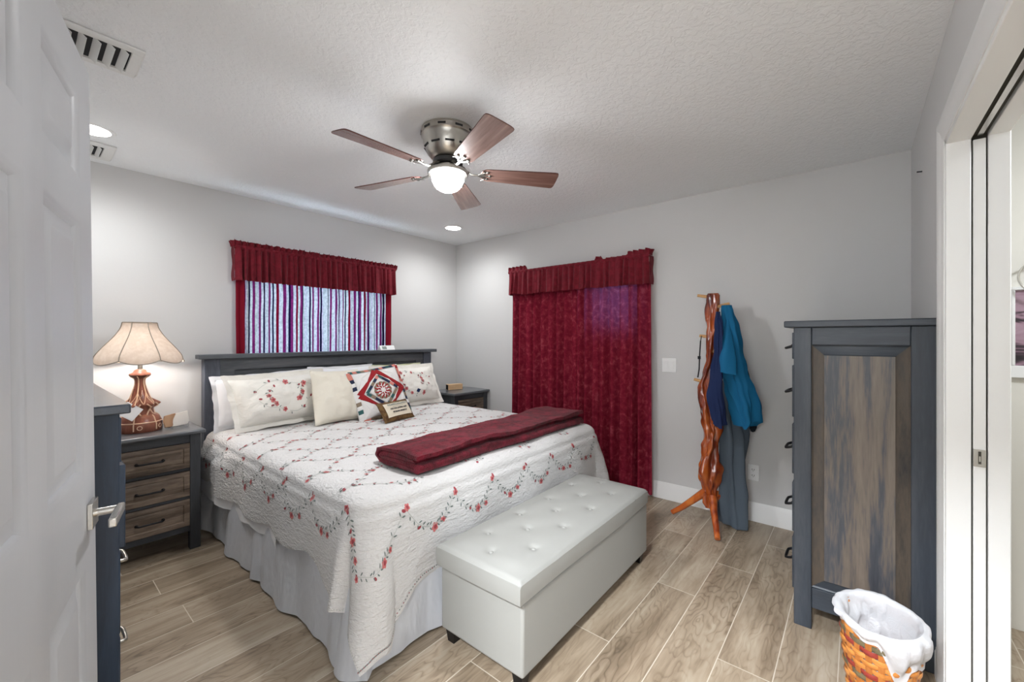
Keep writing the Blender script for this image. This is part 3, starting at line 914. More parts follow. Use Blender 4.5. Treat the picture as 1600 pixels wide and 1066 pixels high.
def put_pillow(name, label, cat, w_, h_, t_, loc, lean, yaw, mats, flange=0.0, seed=0, roll=0.0, deco=None, group=None, droop=.3, wr=.010, taper=0.0):
    surf = pillow(w_, h_, t_, flange, seed, wr, droop, taper)
    mb = MB(); build_pillow(mb, surf, flange, w_, h_)
    if deco:
        def sn(a, b):
            u, v = max(-.995, min(.995, a / (w_ / 2))), max(-.995, min(.995, b / (h_ / 2)))
            p = surf(u, v); e = .01
            n_ = (surf(u + e, v) - surf(u - e, v)).cross(surf(u, v + e) - surf(u, v - e)).normalized()
            if n_.y > 0: n_ = -n_
            return p, n_
        deco(mb, sn)
    o = mk(name, mb, mats, loc=loc, rot=(-lean, roll, yaw), sharp=75, weld=False)
    return tag(o, label, cat, group)
def floral(seed, rx, ry):
    def deco(mb, sn):
        r_ = random.Random(seed); e = Embroider(mb, sn, 1, .0025)
        for a0, a1, kx in ((.3, 2.7, 1.0), (3.3, 5.9, 1.0), (-.5, .8, .55), (2.3, 3.8, .6)):
            pts = []
            for i in range(13):
                t = lerp(a0, a1, i / 12)
                pts.append((rx * kx * cos(t) * (1 + .12 * sin(3 * t)), ry * (.4 + .6 * kx) * sin(t) * (1 + .18 * sin(4 * t))))
            e.vine(pts, r_, 2, lf=.011)
            for i in (0, 3, 6, 9, 12):
                a, b = pts[i]
                if i == 6 or r_.random() < .4: e.flower(a, b, r_.uniform(.018, .026), r_.random() * 6)
                else: e.bud(a + .012, b + .012, .012, r_.random() * 6)
    return deco
Z0 = BTOP + .004
put_pillow('bed_pillow', 'plain white pillow slumped against the headboard behind the left floral sham', 'pillow', .64, .34, .15, (1.235, 3.465, Z0 + .02), .12, .02, M_WHITE, .03, 3, roll=-.03, wr=.018)
put_pillow('bed_pillow', 'plain white pillow upright behind the cream cushion at the middle of the headboard', 'pillow', .56, .37, .13, (1.86, 3.485, Z0 + .02), .08, 0, M_WHITE, .02, 8, wr=.015)
put_pillow('bed_pillow', 'pale green pillow peeking out behind the right floral sham', 'pillow', .56, .375, .12, (2.43, 3.49, Z0 + .01), .06, 0, M_GREENCOT, .012, 9)
put_pillow('pillow_sham', 'left floral cream pillow sham with rose vines, leaning at the lamp side', 'pillow sham', .62, .345, .22, (1.285, 3.27, Z0 + .034), .33, .03, [M_CREAM] + EMB, .036, 1, roll=-.02, deco=floral(1, .21, .115), group='rose floral shams', wr=.022, taper=.06)
put_pillow('pillow_sham', 'right floral pillow sham with a small navy patch, nearest the far nightstand', 'pillow sham', .68, .345, .22, (2.40, 3.26, Z0 + .034), .33, -.04, [M_CREAM] + EMB + [M_NAVY], .036, 2, deco=lambda mb, sn: (floral(7, .21, .11)(mb, sn), Embroider(mb, sn, 1, .004).blob(.045, -.085, .021, .021, .3, 4, 4)), group='rose floral shams', wr=.022, taper=-.07)
put_pillow('cushion', 'plain cream square cushion between the left floral sham and the patchwork cushion', 'cushion', .47, .43, .19, (1.655, 3.055, Z0), .42, .10, M_CREAM2, 0, 5, roll=.03, wr=.018, taper=-.10)

# patchwork star cushion
M_PWRED = cloth('patch_red', rgb(150, 34, 40), .85); M_PWWHITE = cloth('patch_white', rgb(226, 224, 222), .85)
M_PWGREEN = cloth('patch_teal', rgb(54, 92, 92), .85); M_PWPINK = cloth('patch_pink', rgb(206, 130, 116), .85)
M_PWTAN = cloth('patch_taupe', rgb(138, 122, 104), .85); M_PWNAVY = cloth('patch_navy', rgb(40, 48, 72), .85)
PW = [M_PWWHITE, M_PWRED, M_PWWHITE, M_PWGREEN, M_PWPINK, M_PWNAVY, M_PWTAN]
def patchwork(mb, sn):
    r_ = random.Random(2)
    def poly(pts, mi, off):
        c = (sum(p[0] for p in pts) / len(pts), sum(p[1] for p in pts) / len(pts))
        # fan of small quads so that the patch follows the curved cushion
        N = 9; off *= 1.8
        for (p, q) in zip(pts, pts[1:] + pts[:1]):
            for i in range(N):
                a0, a1 = i / N, (i + 1) / N
                vs = []
                for a, e in ((a0, p), (a1, p), (a1, q), (a0, q)):
                    P, n_ = sn(lerp(c[0], e[0], a), lerp(c[1], e[1], a)); vs.append(P + n_ * off)
                if i == 0: mb.add([vs[0], vs[1], vs[2]], [(0, 1, 2)], mi)
                else: mb.add(vs, [(0, 1, 2, 3)], mi)
    Hf = .225
    def strip(A, B, w_, k, cols, off):
        d = (B[0] - A[0], B[1] - A[1]); l_ = hypot(*d); n_ = (-d[1] / l_ * w_ / 2, d[0] / l_ * w_ / 2)
        for i in range(k):
            a = (A[0] + d[0] * i / k, A[1] + d[1] * i / k); b = (A[0] + d[0] * (i + 1) / k, A[1] + d[1] * (i + 1) / k)
            poly([(a[0] + n_[0], a[1] + n_[1]), (b[0] + n_[0], b[1] + n_[1]), (b[0] - n_[0], b[1] - n_[1]), (a[0] - n_[0], a[1] - n_[1])], r_.choice(cols), off)
    poly([(-.20, -.20), (.20, -.20), (.20, .20), (-.20, .20)], 2, .0022)
    sq = [(-Hf, -Hf), (Hf, -Hf), (Hf, Hf), (-Hf, Hf)]
    for a, b in zip(sq, sq[1:] + sq[:1]):
        a = (a[0] * .93, a[1] * .93); b = (b[0] * .93, b[1] * .93)
        strip(a, b, .030, 13, (6, 2, 3, 4, 5, 1, 4), .003)
    for a, b, c in (((-1, 1), (-.25, 1), (-1, .25)), ((1, 1), (.25, 1), (1, .25)), ((-1, -1), (-.25, -1), (-1, -.25)), ((1, -1), (.25, -1), (1, -.25))):
        k = Hf * .84
        poly([(a[0] * k, a[1] * k), (b[0] * k, b[1] * k), (c[0] * k, c[1] * k)], 2, .003)
    dm = [(0, -.19), (.19, 0), (0, .19), (-.19, 0)]
    for a, b in zip(dm, dm[1:] + dm[:1]): strip(a, b, .046, 1, (1,), .004)
    dm = [(x * .72, y * .72) for x, y in dm]
    for a, b in zip(dm, dm[1:] + dm[:1]): strip(a, b, .024, 5, (3, 4, 6, 5, 3), .0045)
    dm = [(x * .82, y * .82) for x, y in dm]
    poly(dm, 2, .005)
    def star(R, r, n_, mi, off, ph=0):
        pts = []
        for i in range(2 * n_):
            q = R if i % 2 == 0 else r; t = pi * i / n_ + ph
            pts.append((q * cos(t), q * sin(t)))
        poly(pts, mi, off)
    star(.080, .074, 12, 6, .0055); star(.080, .048, 12, 1, .006, .13); star(.064, .040, 12, 2, .0065, .0)
    star(.056, .030, 10, 1, .007, .2); star(.040, .017, 8, 2, .0075)
put_pillow('patchwork_cushion', 'square patchwork cushion with a red diamond and star, in the middle of the pillows', 'cushion', .46, .44, .15, (1.945, 2.945, Z0 - .005), .42, -.10, PW, 0, 6, roll=-.12, deco=patchwork, wr=.004)

# little framed-text pillow
M_OLIVE = cloth('olive_brocade', rgb(118, 92, 56), .8, var=(rgb(84, 58, 36), 30))
M_SIGN = cloth('cream_linen', rgb(222, 212, 192), .85)
M_INK = plain('dark_stitching', rgb(52, 50, 54), .8); M_INK2 = plain('grey_green_stitching', rgb(120, 132, 128), .8)
def text_mesh(body, size, mat, parent, loc, rot, name='lettering', extrude=.0006, space=1.0):
    cu = bpy.data.curves.new(name, 'FONT'); cu.body = body; cu.size = size; cu.align_x = 'CENTER'; cu.align_y = 'CENTER'
    cu.extrude = extrude; cu.space_character = space; cu.offset = .0006
    to = bpy.data.objects.new(name, cu); COL.objects.link(to)
    dg = bpy.context.evaluated_depsgraph_get(); dg.update()
    me = bpy.data.meshes.new_from_object(to.evaluated_get(dg))
    bpy.data.objects.remove(to)
    me.materials.clear(); me.materials.append(mat)
    o = bpy.data.objects.new(name, me); COL.objects.link(o)
    o.parent = parent; o.location = loc; o.rotation_euler = rot
    return o
sgn = put_pillow('text_pillow', 'tiny cream pillow with stitched lettering and olive brocade border, leaning on the patchwork cushion', 'cushion', .33, .175, .07, (1.955, 2.775, Z0), .62, .20, M_OLIVE, 0, 4, wr=.002, droop=0)
mb = MB(); ssf = pillow(.33, .175, .07, 0, 4, .002, 0)
mb.grid(lambda u, v: ssf((u * 2 - 1) * .80, (v * 2 - 1) * .68) + Vector((0, -.004, 0)), 16, 12)
mb.grid(lambda u, v: ssf((u * 2 - 1) * .80, (v * 2 - 1) * .68) + Vector((0, .004, 0)), 16, 12, flip=True)
mk('text_panel', mb, M_SIGN, sgn)['label'] = 'cream linen panel with lettering'
for body, size, z, m, sp_ in (('GRANDCHILDREN', .021, .128, M_INK2, 1.25), ('ARE FOR LOVING AND', .0165, .092, M_INK, 1.05), ('SPOILING SWEETLY', .0165, .064, M_INK, 1.05)):
    text_mesh(body, size, m, sgn, (0, -.042, z), (pi / 2, 0, 0), space=sp_)
mb = MB()
for i in range(9): mb.ball((-.05 + i * .0125, -.041, .109), .0022, 6, 4)
mk('stitched_flower_row', mb, M_LEAF, sgn)

# folded crimson throw across the foot
def throw():
    mb = MB()
    # the cloth wraps round the back and over the top; the inner layers are folded zigzag (y-z section)
    th = .0225; half = th / 2 * .90; lay = 4
    zl = [half + k * th for k in range(4)]
    path = []
    def run(y0, y1, z, n_=34): path.extend((lerp(y0, y1, i / n_), z) for i in range(n_ + 1))
    def fold(y, za, zb, sg, n_=8):
        r_ = abs(zb - za) / 2
        for i in range(1, n_):
            t = pi * i / n_; path.append((y + sg * r_ * sin(t), (za + zb) / 2 - (zb - za) / 2 * cos(t)))
    run(1.625, 1.885, zl[2]); fold(1.885, zl[2], zl[1], 1); run(1.885, 1.600, zl[1]); fold(1.600, zl[1], zl[0], -1)
    run(1.600, 1.905, zl[0]); fold(1.905, zl[0], zl[3], 1, 14); run(1.905, 1.590, zl[3])
    outl = []
    n_ = len(path)
    for side in (1, -1):
        rngi = range(n_) if side == 1 else range(n_ - 1, -1, -1)
        for i in rngi:
            p, q = path[max(i - 1, 0)], path[min(i + 1, n_ - 1)]
            d = hypot(q[0] - p[0], q[1] - p[1]) or 1
            outl.append((path[i][0] - side * (q[1] - p[1]) / d * half, path[i][1] + side * (q[0] - p[0]) / d * half))
    m = len(outl); NX = 300
    def sec(u, v):
        i = int(v * m + .5) % m; y, z = outl[i]
        x = lerp(1.215, 2.745, u)
        k = z / (th * lay)
        e = min(u, 1 - u)
        y += .012 * nz(x * 2.6, k * 2.2, 4) + .014 * nz(x * 5, z * 20, 9) * k
        z *= 1 - .05 * sm((.04 - e) / .04) + .05 * nz(y * 8, x * 1.5, 2)
        z += (.012 * nz(x * 3.2, y * 5, 2) + .008 * nz(x * 8, y * 9, 5)) * k + .012 * k * sm((u - .75) / .25)
        z += .0022 * nz(x * 60, y * 60, z * 60) * (1 if v < .99 else 0)
        x += .016 * nz(y * 9, z * 40, 3) * (1 if u > .5 else -1) * sm((.03 - e) / .03)
        return (x - 1.98, y - 1.76, z + BTOP + .002 - BTOP)
    mb.grid(sec, NX, m, cv=True)
    return mb, m, NX
mb, m, NX = throw()
for base, fl in ((0, False), (NX, True)):
    ids = [j * (NX + 1) + base for j in range(m)]
    h_ = m // 2
    for i in range(h_ - 1):
        q = (ids[i], ids[i + 1], ids[m - 2 - i], ids[m - 1 - i])
        mb.f.append(q if fl else q[::-1]); mb.m.append(0); mb.sm.append(True)
o = mk('throw_blanket', mb, M_THROW, loc=(1.98, 1.76, BTOP + .008), sharp=70)
tag(o, 'folded crimson chenille throw laid across the foot of the bed', 'blanket')

# ------------------------------------------------------------------ storage bench
bench = thing('storage_bench', 'white faux-leather storage bench with a tufted lid at the foot of the bed', 'bench', (1.79, 1.175, 0), (0, 0, .010))
mb = MB()
def bbody(u, v):
    pass
x0, x1, y0, y1 = -.60, .605, -.228, .222
mb.box(x0, x1, y0, y1, .058, .338)
mk('body', mb, M_LEATHER, bench, bevel=.012, seg=4)
tuf = [(1.393, 1.045), (1.643, 1.053), (1.905, 1.055), (2.161, 1.062), (1.262, 1.167), (1.521, 1.173), (1.773, 1.178), (2.031, 1.185), (2.29, 1.19), (1.375, 1.286), (1.625, 1.299), (1.881, 1.297), (2.145, 1.31)]
tuf = [(x - 1.79, y - 1.175) for x, y in tuf]
def lidtop(x, y):
    ex = min(x - lx0, lx1 - x); ey = min(y - ly0, ly1 - y); e = min(ex, ey)
    z = .432 + .012 * sm(min(ex, .1) / .1) * sm(min(ey, .1) / .1)
    for tx, ty in tuf:
        d = hypot(x - tx, y - ty); z -= .011 * math.exp(-(d / .018) ** 2) + .005 * math.exp(-(d / .05) ** 2)
    z += .0015 * nz(x * 9, y * 9, 1)
    return z - .014 * (1 - min(1, e / .018)) ** 2
lx0, lx1, ly0, ly1 = -.625, .592, -.236, .222
mb = MB()
mb.grid(lambda u, v: (lerp(lx0, lx1, u), lerp(ly0, ly1, v), lidtop(lerp(lx0, lx1, u), lerp(ly0, ly1, v))), 150, 60)
def rimp(u):
    P = 2 * ((lx1 - lx0) + (ly1 - ly0)); d = u * P
    for (a, b, c, e) in ((lx0, ly0, lx1, ly0), (lx1, ly0, lx1, ly1), (lx1, ly1, lx0, ly1), (lx0, ly1, lx0, ly0)):
        l_ = hypot(c - a, e - b)
        if d <= l_ + 1e-9: return lerp(a, c, d / l_), lerp(b, e, d / l_)
        d -= l_
    return lx0, ly0
def lside(u, v):
    x, y = rimp(u); zt = lidtop(x, y); zb = .346 + .004 * sin(u * 19)
    f = .004 * sin(pi * v)
    return (x * (1 + f), y * (1 + 2 * f), lerp(zb, zt, v))
mb.grid(lside, 300, 6, cu=False)
mb.box(lx0 + .01, lx1 - .01, ly0 + .01, ly1 - .01, .344, .352)
lid = mk('lid', mb, M_LEATHER, bench, sharp=60, weld=True)
for tx, ty in tuf:
    mb = MB(); mb.ball((0, 0, 0), .0095, 14, 8, sc=(1, 1, .5))
    mk('button', mb, M_LEATHER, lid, loc=(tx, ty, lidtop(tx, ty) + .003))
mb = MB(); mb.box(x0 + .02, x1 - .02, y0 + .02, y1 - .02, .336, .348)
mk('hinge_gap', mb, M_DARKGAP, bench)
for x in (x0 + .040, x1 - .04):
    for y in (y0 + .04, y1 - .04):
        mb = MB(); mb.lathe([(0, 0), (.026, 0), (.036, .058), (0, .058)], 4); mk('leg', mb, M_BLACK, bench, loc=(x, y, 0), rot=(0, 0, pi / 4))

# ------------------------------------------------------------------ nightstands
def raised_panel(mb, x0, x1, z0, z1, yf, depth=.014, inset=.028, axis='y', sgn=-1):
    """drawer/door face: slab with a bevelled raised field. axis y: face looks to sgn*y"""
    loops = [(0, -.016), (0, 0), (.003, .0015), (inset, .0015), (inset + .004, -.0035), (inset + .016, .0015), (inset + .017, .0015)]
    rings = []
    for a, d in loops:
        y = yf + sgn * d
        r_ = [(x0 + a, y, z0 + a), (x1 - a, y, z0 + a), (x1 - a, y, z1 - a), (x0 + a, y, z1 - a)]
        if axis == 'x': r_ = [(q[1], q[0], q[2]) for q in r_]
        rings.append(r_)
    fl = (sgn > 0) ^ (axis == 'x')
    for r0, r1 in zip(rings, rings[1:]):
        for k in range(4):
            q = [r0[k], r0[(k + 1) % 4], r1[(k + 1) % 4], r1[k]]
            mb.add(q[::-1] if fl else q, [(0, 1, 2, 3)], 0, False)
    q = rings[-1]; mb.add(q[::-1] if fl else q, [(0, 1, 2, 3)], 0, False)
    q = rings[0]; mb.add(q if fl else q[::-1], [(0, 1, 2, 3)], 0, False)
def bow_pull(mb, c, half, out, axis='x', r=.006):
    """arched bar pull: feet at +-half along axis, projecting along 'out' vector"""
    c = Vector(c); o_ = Vector(out); a = Vector((1, 0, 0)) if axis == 'x' else (Vector((0, 1, 0)) if axis == 'y' else Vector((0, 0, 1)))
    pts = [c - a * half, c - a * half + o_ * .6, c - a * half * .86 + o_ * .95]
    for t in (-.5, 0, .5): pts.append(c + a * half * t + o_)
    pts += [c + a * half * .86 + o_ * .95, c + a * half + o_ * .6, c + a * half]
    mb.tube(pts, r, 10)
    for s_ in (-1, 1): mb.ball(tuple(c + a * half * s_ + o_ * .05), r * 1.7, 10, 6)
NW, ND, NH = .535, .46, .745
DK = [(.3, rgb(34, 36, 40)), (.5, rgb(48, 51, 56)), (.68, rgb(66, 68, 72))]
M_NSFRAME = stain('dark_grey_stain', DK, (10, 10, 1.2)); M_NSFRAME_H = stain('dark_grey_stain_along', DK, (1.2, 10, 10))
def make_nightstand(label, loc):
    t = thing('nightstand', label, 'nightstand', loc, group='matching weathered nightstands')
    w2 = NW / 2 - .022
    mb = MB(); mb.box(-NW / 2, NW / 2, 0, ND, NH - .024, NH); mk('top', mb, M_TOP, t, bevel=.008, seg=3)
    mb = MB(); mb.box(-w2 + .01, w2 - .01, .045, ND - .025, .13, NH - .024); mk('carcass', mb, M_NSFRAME, t)
    for sx in (-1, 1):
        for (ya, yb) in ((.028, .083), (ND - .075, ND - .02)):
            mb = MB(); xa = sx * w2; xb = sx * (w2 - .055); mb.box(min(xa, xb), max(xa, xb), ya, yb, 0, NH - .024); mk('leg', mb, M_NSFRAME, t, bevel=.003)
    mb = MB()
    for z0, z1 in ((.668, NH - .024), (.494, .512), (.318, .335), (.115, .150)): mb.box(-w2 + .05, w2 - .05, .036, .06, z0, z1)
    mk('rail', mb, M_NSFRAME_H, t, bevel=.002)
    for z0, z1 in ((.514, .664), (.338, .491), (.153, .316)):
        mb = MB(); raised_panel(mb, -w2 + .056, w2 - .056, z0, z1, .030)
        d = mk('drawer', mb, M_NSDRAW, t)
        mb = MB(); bow_pull(mb, (0, .030, (z0 + z1) / 2 - .005), .060, (0, -.026, 0), r=.0055)
        mk('handle', mb, M_BLACK, d)
    return t
n1 = make_nightstand('dark nightstand with three weathered brown drawers under the table lamp', (.775 - NW / 2, 3.165, 0))
n2 = copy_tree(n1)
n2.location = (2.875 + NW / 2, 3.158, 0)
n2['label'] = 'dark nightstand holding the wooden block clock in the far corner of the room'
# pull the far one clear of the headboard
for n_ in (n1, n2): n_.scale = (1, .9, 1)

# lamp
LX, LY, LZ = .497, 3.42, NH
lamp = thing('table_lamp', 'table lamp with a cream scalloped shade and carved inlaid wooden base', 'lamp', (LX, LY, LZ))
M_LAMPW = stain('reddish_lamp_wood', [(.3, rgb(96, 50, 38)), (.5, rgb(132, 78, 60)), (.7, rgb(160, 104, 84))], (10, 10, 2), .3)
M_INLAY = plain('pale_inlay', rgb(222, 190, 162), .4)
def lampr(t, k, z):
    if .135 < z < .20: return 1 + .42 * max(0, cos(6 * t)) ** 3 * sin(pi * (z - .135) / .065)
    return 1
prof = [(0, 0), (.104, 0), (.108, .006), (.108, .048), (.104, .056), (.100, .066), (.092, .088), (.078, .100), (.068, .104), (.064, .125), (.062, .138), (.068, .155), (.072, .163), (.068, .170), (.056, .190), (.048, .205), (.038, .235), (.030, .262), (.024, .285), (.0225, .305), (.026, .325), (.044, .335), (.053, .345), (.050, .355), (.034, .362), (.028, .375), (.016, .382), (0, .383)]
mb = MB(); mb.lathe(prof, 72, rfn=lampr)
lb = mk('base', mb, M_LAMPW, lamp, sharp=50)
def lrad(z):
    for (r0, z0), (r1, z1) in zip(prof[1:], prof[2:]):
        if z0 <= z <= z1: return lerp(r0, r1, (z - z0) / (z1 - z0 + 1e-9))
    return .02
mb = MB()
def inlay_line(p, q, wd=.0042, n_=10):
    pts = []
    for i in range(n_ + 1):
        t, z = lerp(p[0], q[0], i / n_), lerp(p[1], q[1], i / n_)
        r_ = lrad(z) * lampr(t, 0, z) + .0005
        pts.append((r_ * cos(t), r_ * sin(t), z))
    mb.tube(pts, wd, 6)
for k in range(6):
    t = pi / 3 * k + .1
    for s_ in (-1, 1):
        inlay_line((t, .135), (t + s_ * .30, .168)); inlay_line((t, .135), (t + s_ * .32, .100)); inlay_line((t, .240), (t + s_ * .5, .168), .0022)
    inlay_line((t, .098), (t, .012), .0035); inlay_line((t, .165), (t, .34), .0035)
    for j in range(13):
        a0, a1 = 2 * pi * j / 12, 2 * pi * (j + 1) / 12
    ring = []
    for j in range(13):
        a = 2 * pi * j / 12; tt = t + .26 + .0115 * cos(a) / .108; z = .030 + .0115 * sin(a); ring.append((.1085 * cos(tt), .1085 * sin(tt), z))
    mb.tube(ring, .0025, 6)
mb.lathe([(.1055, .055), (.108, .058), (.1045, .061)], 48)
mb.tube([(.027 * cos(a), .027 * sin(a), .268 + .012 * sin(a)) for a in [2 * pi * i / 20 for i in range(21)]], .003, 6)
mk('inlay', mb, M_INLAY, lamp)['label'] = 'pale star and ring inlay'
mb = MB(); mb.lathe([(.012, .378), (.012, .41), (.017, .415), (.017, .45), (0, .452)], 16); mk('socket', mb, M_BRUSHED, lamp)
mb = MB(); mb.ball((0, 0, .495), .030, 16, 12, sc=(1, 1, 1.3)); mk('bulb', mb, emit('warm_bulb', (1, .97, .94, 1), LAMP_BULB * 9), lamp)
mb = MB()
for s_ in (-1, 1): mb.tube([(s_ * .012, 0, .41), (s_ * .05, 0, .46), (s_ * .055, 0, .55), (s_ * .03, 0, .64), (0, 0, .667)], .0022, 6)
mb.tube([(0, 0, .66), (0, 0, .672)], .005, 10)
mk('harp', mb, M_BRUSHED, lamp)
def shade_mat():
    n = NT('cream_shade_fabric'); co = n.coord()
    f = n.ramp(n.noise(co, 40, 3, .6), [(.4, rgb(208, 190, 175)), (.62, rgb(216, 200, 186))])
    d = n.n('BsdfDiffuse', None, Color=f); t = n.n('BsdfTranslucent', None, Color=rgb(240, 205, 170))
    return n.done(n.n('MixShader', None, Fac=.025, i1=d.outputs[0], i2=t.outputs[0]))
M_SHADE = shade_mat(); M_SHTRIM = plain('shade_trim', rgb(150, 140, 128), .7)
NPAN = 7; PH = atan2(-3.42, -.497)
def shp(u, v, off=0):
    t = 2 * pi * u + PH - pi / NPAN
    q = (u * NPAN) % 1; bul = sin(pi * q)
    r_ = spline([(0, .0815), (.16, .090), (.40, .122), (.68, .172), (.88, .203), (1, .210)], v)
    poly = cos(pi / NPAN) / cos(((q - .5) * 2 * pi / NPAN))
    r_ *= lerp(lerp(1, poly, .5), 1 + .035 * bul, sm(v))
    z = lerp(.670, .440, v) - .022 * bul * sm((v - .45) / .55) + .0
    return ((r_ + off) * cos(t), (r_ + off) * sin(t), z)
mb = MB(); mb.grid(lambda u, v: shp(u, v), 140, 24, cu=True, flip=True)
shd = mk('lamp_shade', mb, M_SHADE, lamp, sharp=80)
mb = MB()
for k in range(NPAN): mb.tube([shp(k / NPAN, j / 16, .002) for j in range(17)], .0026, 6)
mb.tube([shp(j / 140, 1) for j in range(143)], .0032, 6); mb.tube([shp(j / 70, 0) for j in range(71)], .0032, 6)
mk('shade_piping', mb, M_SHTRIM, shd)
mb = MB()
for k in range(3):
    a = 2 * pi * k / 3; mb.tube([(0, 0, .668), (.08 * cos(a), .08 * sin(a), .668)], .0018, 6)
mk('spider', mb, M_BRUSHED, lamp)

# paper tag hanging against the lamp
pt_ = thing('paper_tag', 'white paper tag hung on the lamp base by a string', 'tag', (LX - .058, LY - .082, LZ + .135))
mb = MB(); mb.box(-.045, .045, -.0012, .0012, -.042, .042); mk('card', mb, plain('white_card', rgb(226, 230, 234), .6), pt_, rot=(-.35, .65, -.25))
mb = MB(); mb.tube([(.030, .0, .048), (.055, .015, .085), (.060, .030, .118)], .0012, 5); mk('string', mb, M_INLAY, pt_)

# stone slice on a clear stand
st = thing('stone_slice', 'polished white and brown stone slice on a small stand beside the lamp', 'ornament', (.668, 3.352, NH + .001), (0, 0, .25))
def stone_mat():
    n = NT('banded_stone'); co = n.coord(); s_ = n.n('SeparateXYZ', None, Vector=co)
    f = n.math('ADD', n.math('ADD', s_.outputs[0], n.math('MULTIPLY', s_.outputs[2], -.35)), n.math('MULTIPLY', n.noise(co, 18, 3), .05))
    c = n.ramp(n.math('ADD', n.math('MULTIPLY', f, 6), .5), [(.22, rgb(176, 142, 112)), (.38, rgb(150, 116, 90)), (.42, rgb(225, 220, 212)), (.8, rgb(214, 210, 204))])
    return n.done(n.bsdf(c, .2))
mb = MB()
mb.prism([(-.078, .006), (-.082, .05), (-.072, .088), (-.02, .096), (.04, .100), (.078, .104), (.080, .03), (.066, .008), (0, .004)], -.008, .008, M=Matrix.Rotation(pi / 2 - .3, 4, 'X'))
mk('slab', mb, stone_mat(), st, loc=(0, 0, .004), bevel=.003).scale = (.86, .9, .9)
def clear_plastic():
    n = NT('clear_acrylic')
    a = n.n('BsdfTransparent', None, Color=(.9, .92, .94, 1)); b = n.n('BsdfGlossy', None, Roughness=.05)
    return n.done(n.n('MixShader', None, Fac=.25, i1=a.outputs[0], i2=b.outputs[0]))
mb = MB()
for s_ in (-1, 1): mb.tube([(s_ * .045, -.040, .012), (s_ * .045, -.036, .004), (s_ * .04, .05, .004), (s_ * .03, .045, .06)], .003, 8)
mb.tube([(-.045, .01, .004), (.045, .01, .004)], .003, 8)
mk('stand', mb, clear_plastic(), st)

# wooden block clock
ck = thing('block_clock', 'small pale wooden block clock with a dark end on the far nightstand', 'clock', (3.13, 3.44, NH + .001), (0, 0, -.28))
M_OAKL = stain('pale_oak', [(.3, rgb(196, 158, 118)), (.6, rgb(220, 188, 150))], (2, 14, 14), .45)
mb = MB(); mb.box(-.088, .088, -.032, .032, 0, .062); mk('block', mb, M_OAKL, ck, bevel=.003)
mb = MB(); mb.box(-.0895, -.0875, -.027, .027, .005, .057); mk('end_panel', mb, plain('gloss_black', (.01, .01, .01, 1), .15), ck)

# white gadget on the headboard ledge
gd = thing('thermometer', 'small white thermometer with a grey display on the headboard ledge', 'thermometer', (2.355, hy - .0, 1.201), (0, 0, 0))
mb = MB(); mb.prism([(-.038, 0), (.030, 0), (.030, .006), (-.002, .044), (-.012, .044)], -.082, .082, M=Matrix(((0, 0, 1, 0), (1, 0, 0, 0), (0, 1, 0, 0), (0, 0, 0, 1))))
mk('case', mb, M_WHITEPL, gd, bevel=.003)
ang = atan2(.044, .026)
mb = MB(); mb.box(-.060, -.012, -.0006, .0006, -.015, .015)
mk('display', mb, plain('lcd_grey_green', rgb(136, 150, 146), .25), gd, loc=(0, -.0265, .0225), rot=(-(pi / 2 - ang), 0, 0))

# ------------------------------------------------------------------ tall chest by the pocket door
AX, AY0, AY1, AH = 2.305, W3 + .006, .222, 1.398
AW = 1.02
arm = thing('chest_of_drawers', 'tall charcoal-blue chest of drawers with a weathered brown side panel, against the right wall', 'chest of drawers', (AX, W3, 0))
def A(mb):
    mb.v = [(x - AX, y - W3, z) for x, y, z in mb.v]; return mb
mb = MB(); mb.box(AX - .022, AX + AW + .022, AY0, AY1 + .036, AH - .030, AH); mk('top', A(mb), M_FRAME_D, arm, bevel=.005, seg=3)
ZT = AH - .030
py0, py1 = -.170, .155
for xa in (AX, AX + AW - .045):
    for ya, yb in ((py1, AY1), (AY0, py0)):
        mk('post', A(MB().box(xa, xa + .045, ya, yb, 0, ZT)), M_FRAME_V, arm, bevel=.003)
for za, zb in ((1.288, ZT), (.098, .190)): mk('side_rail', A(MB().box(AX + .002, AX + .04, py0, py1, za, zb)), M_FRAME_D, arm, bevel=.003)
# raised side panel: bevelled margin and flat field
mb = MB()
z0, z1 = .190, 1.288
lo = [(0, .012), (.006, .016), (.040, .008), (.046, .0035)]
rings = [[(AX + d, py0 + a, z0 + a), (AX + d, py0 + a, z1 - a), (AX + d, py1 - a, z1 - a), (AX + d, py1 - a, z0 + a)] for a, d in lo]
for i, (r0, r1) in enumerate(zip(rings, rings[1:])):
    for k in range(4):
        mb.add([r0[k], r0[(k + 1) % 4], r1[(k + 1) % 4], r1[k]], [(3, 2, 1, 0)], 1 if k in (0, 2) else 2, False)
mb.add(rings[-1], [(0, 3, 2, 1)[::-1]], 0, False)
pn = mk('side_panel', A(mb), [M_PANEL, M_PANEL_EDGE, M_FRAME_D], arm)
pn['label'] = 'weathered brown raised side panel'
bm = bmesh.new(); bm.from_mesh(pn.data); bmesh.ops.recalc_face_normals(bm, faces=bm.faces); bm.to_mesh(pn.data); bm.free()
mb = MB(); mb.box(AX + .02, AX + AW - .02, AY0 + .004, AY1 - .03, .13, ZT); mk('carcass', A(mb), M_FRAME_V, arm)
for za, zb in ((1.345, ZT), (.10, .15)): mk('front_rail', A(MB().box(AX + .045, AX + AW - .045, AY1 - .03, AY1 - .004, za, zb)), M_FRAME_H, arm)
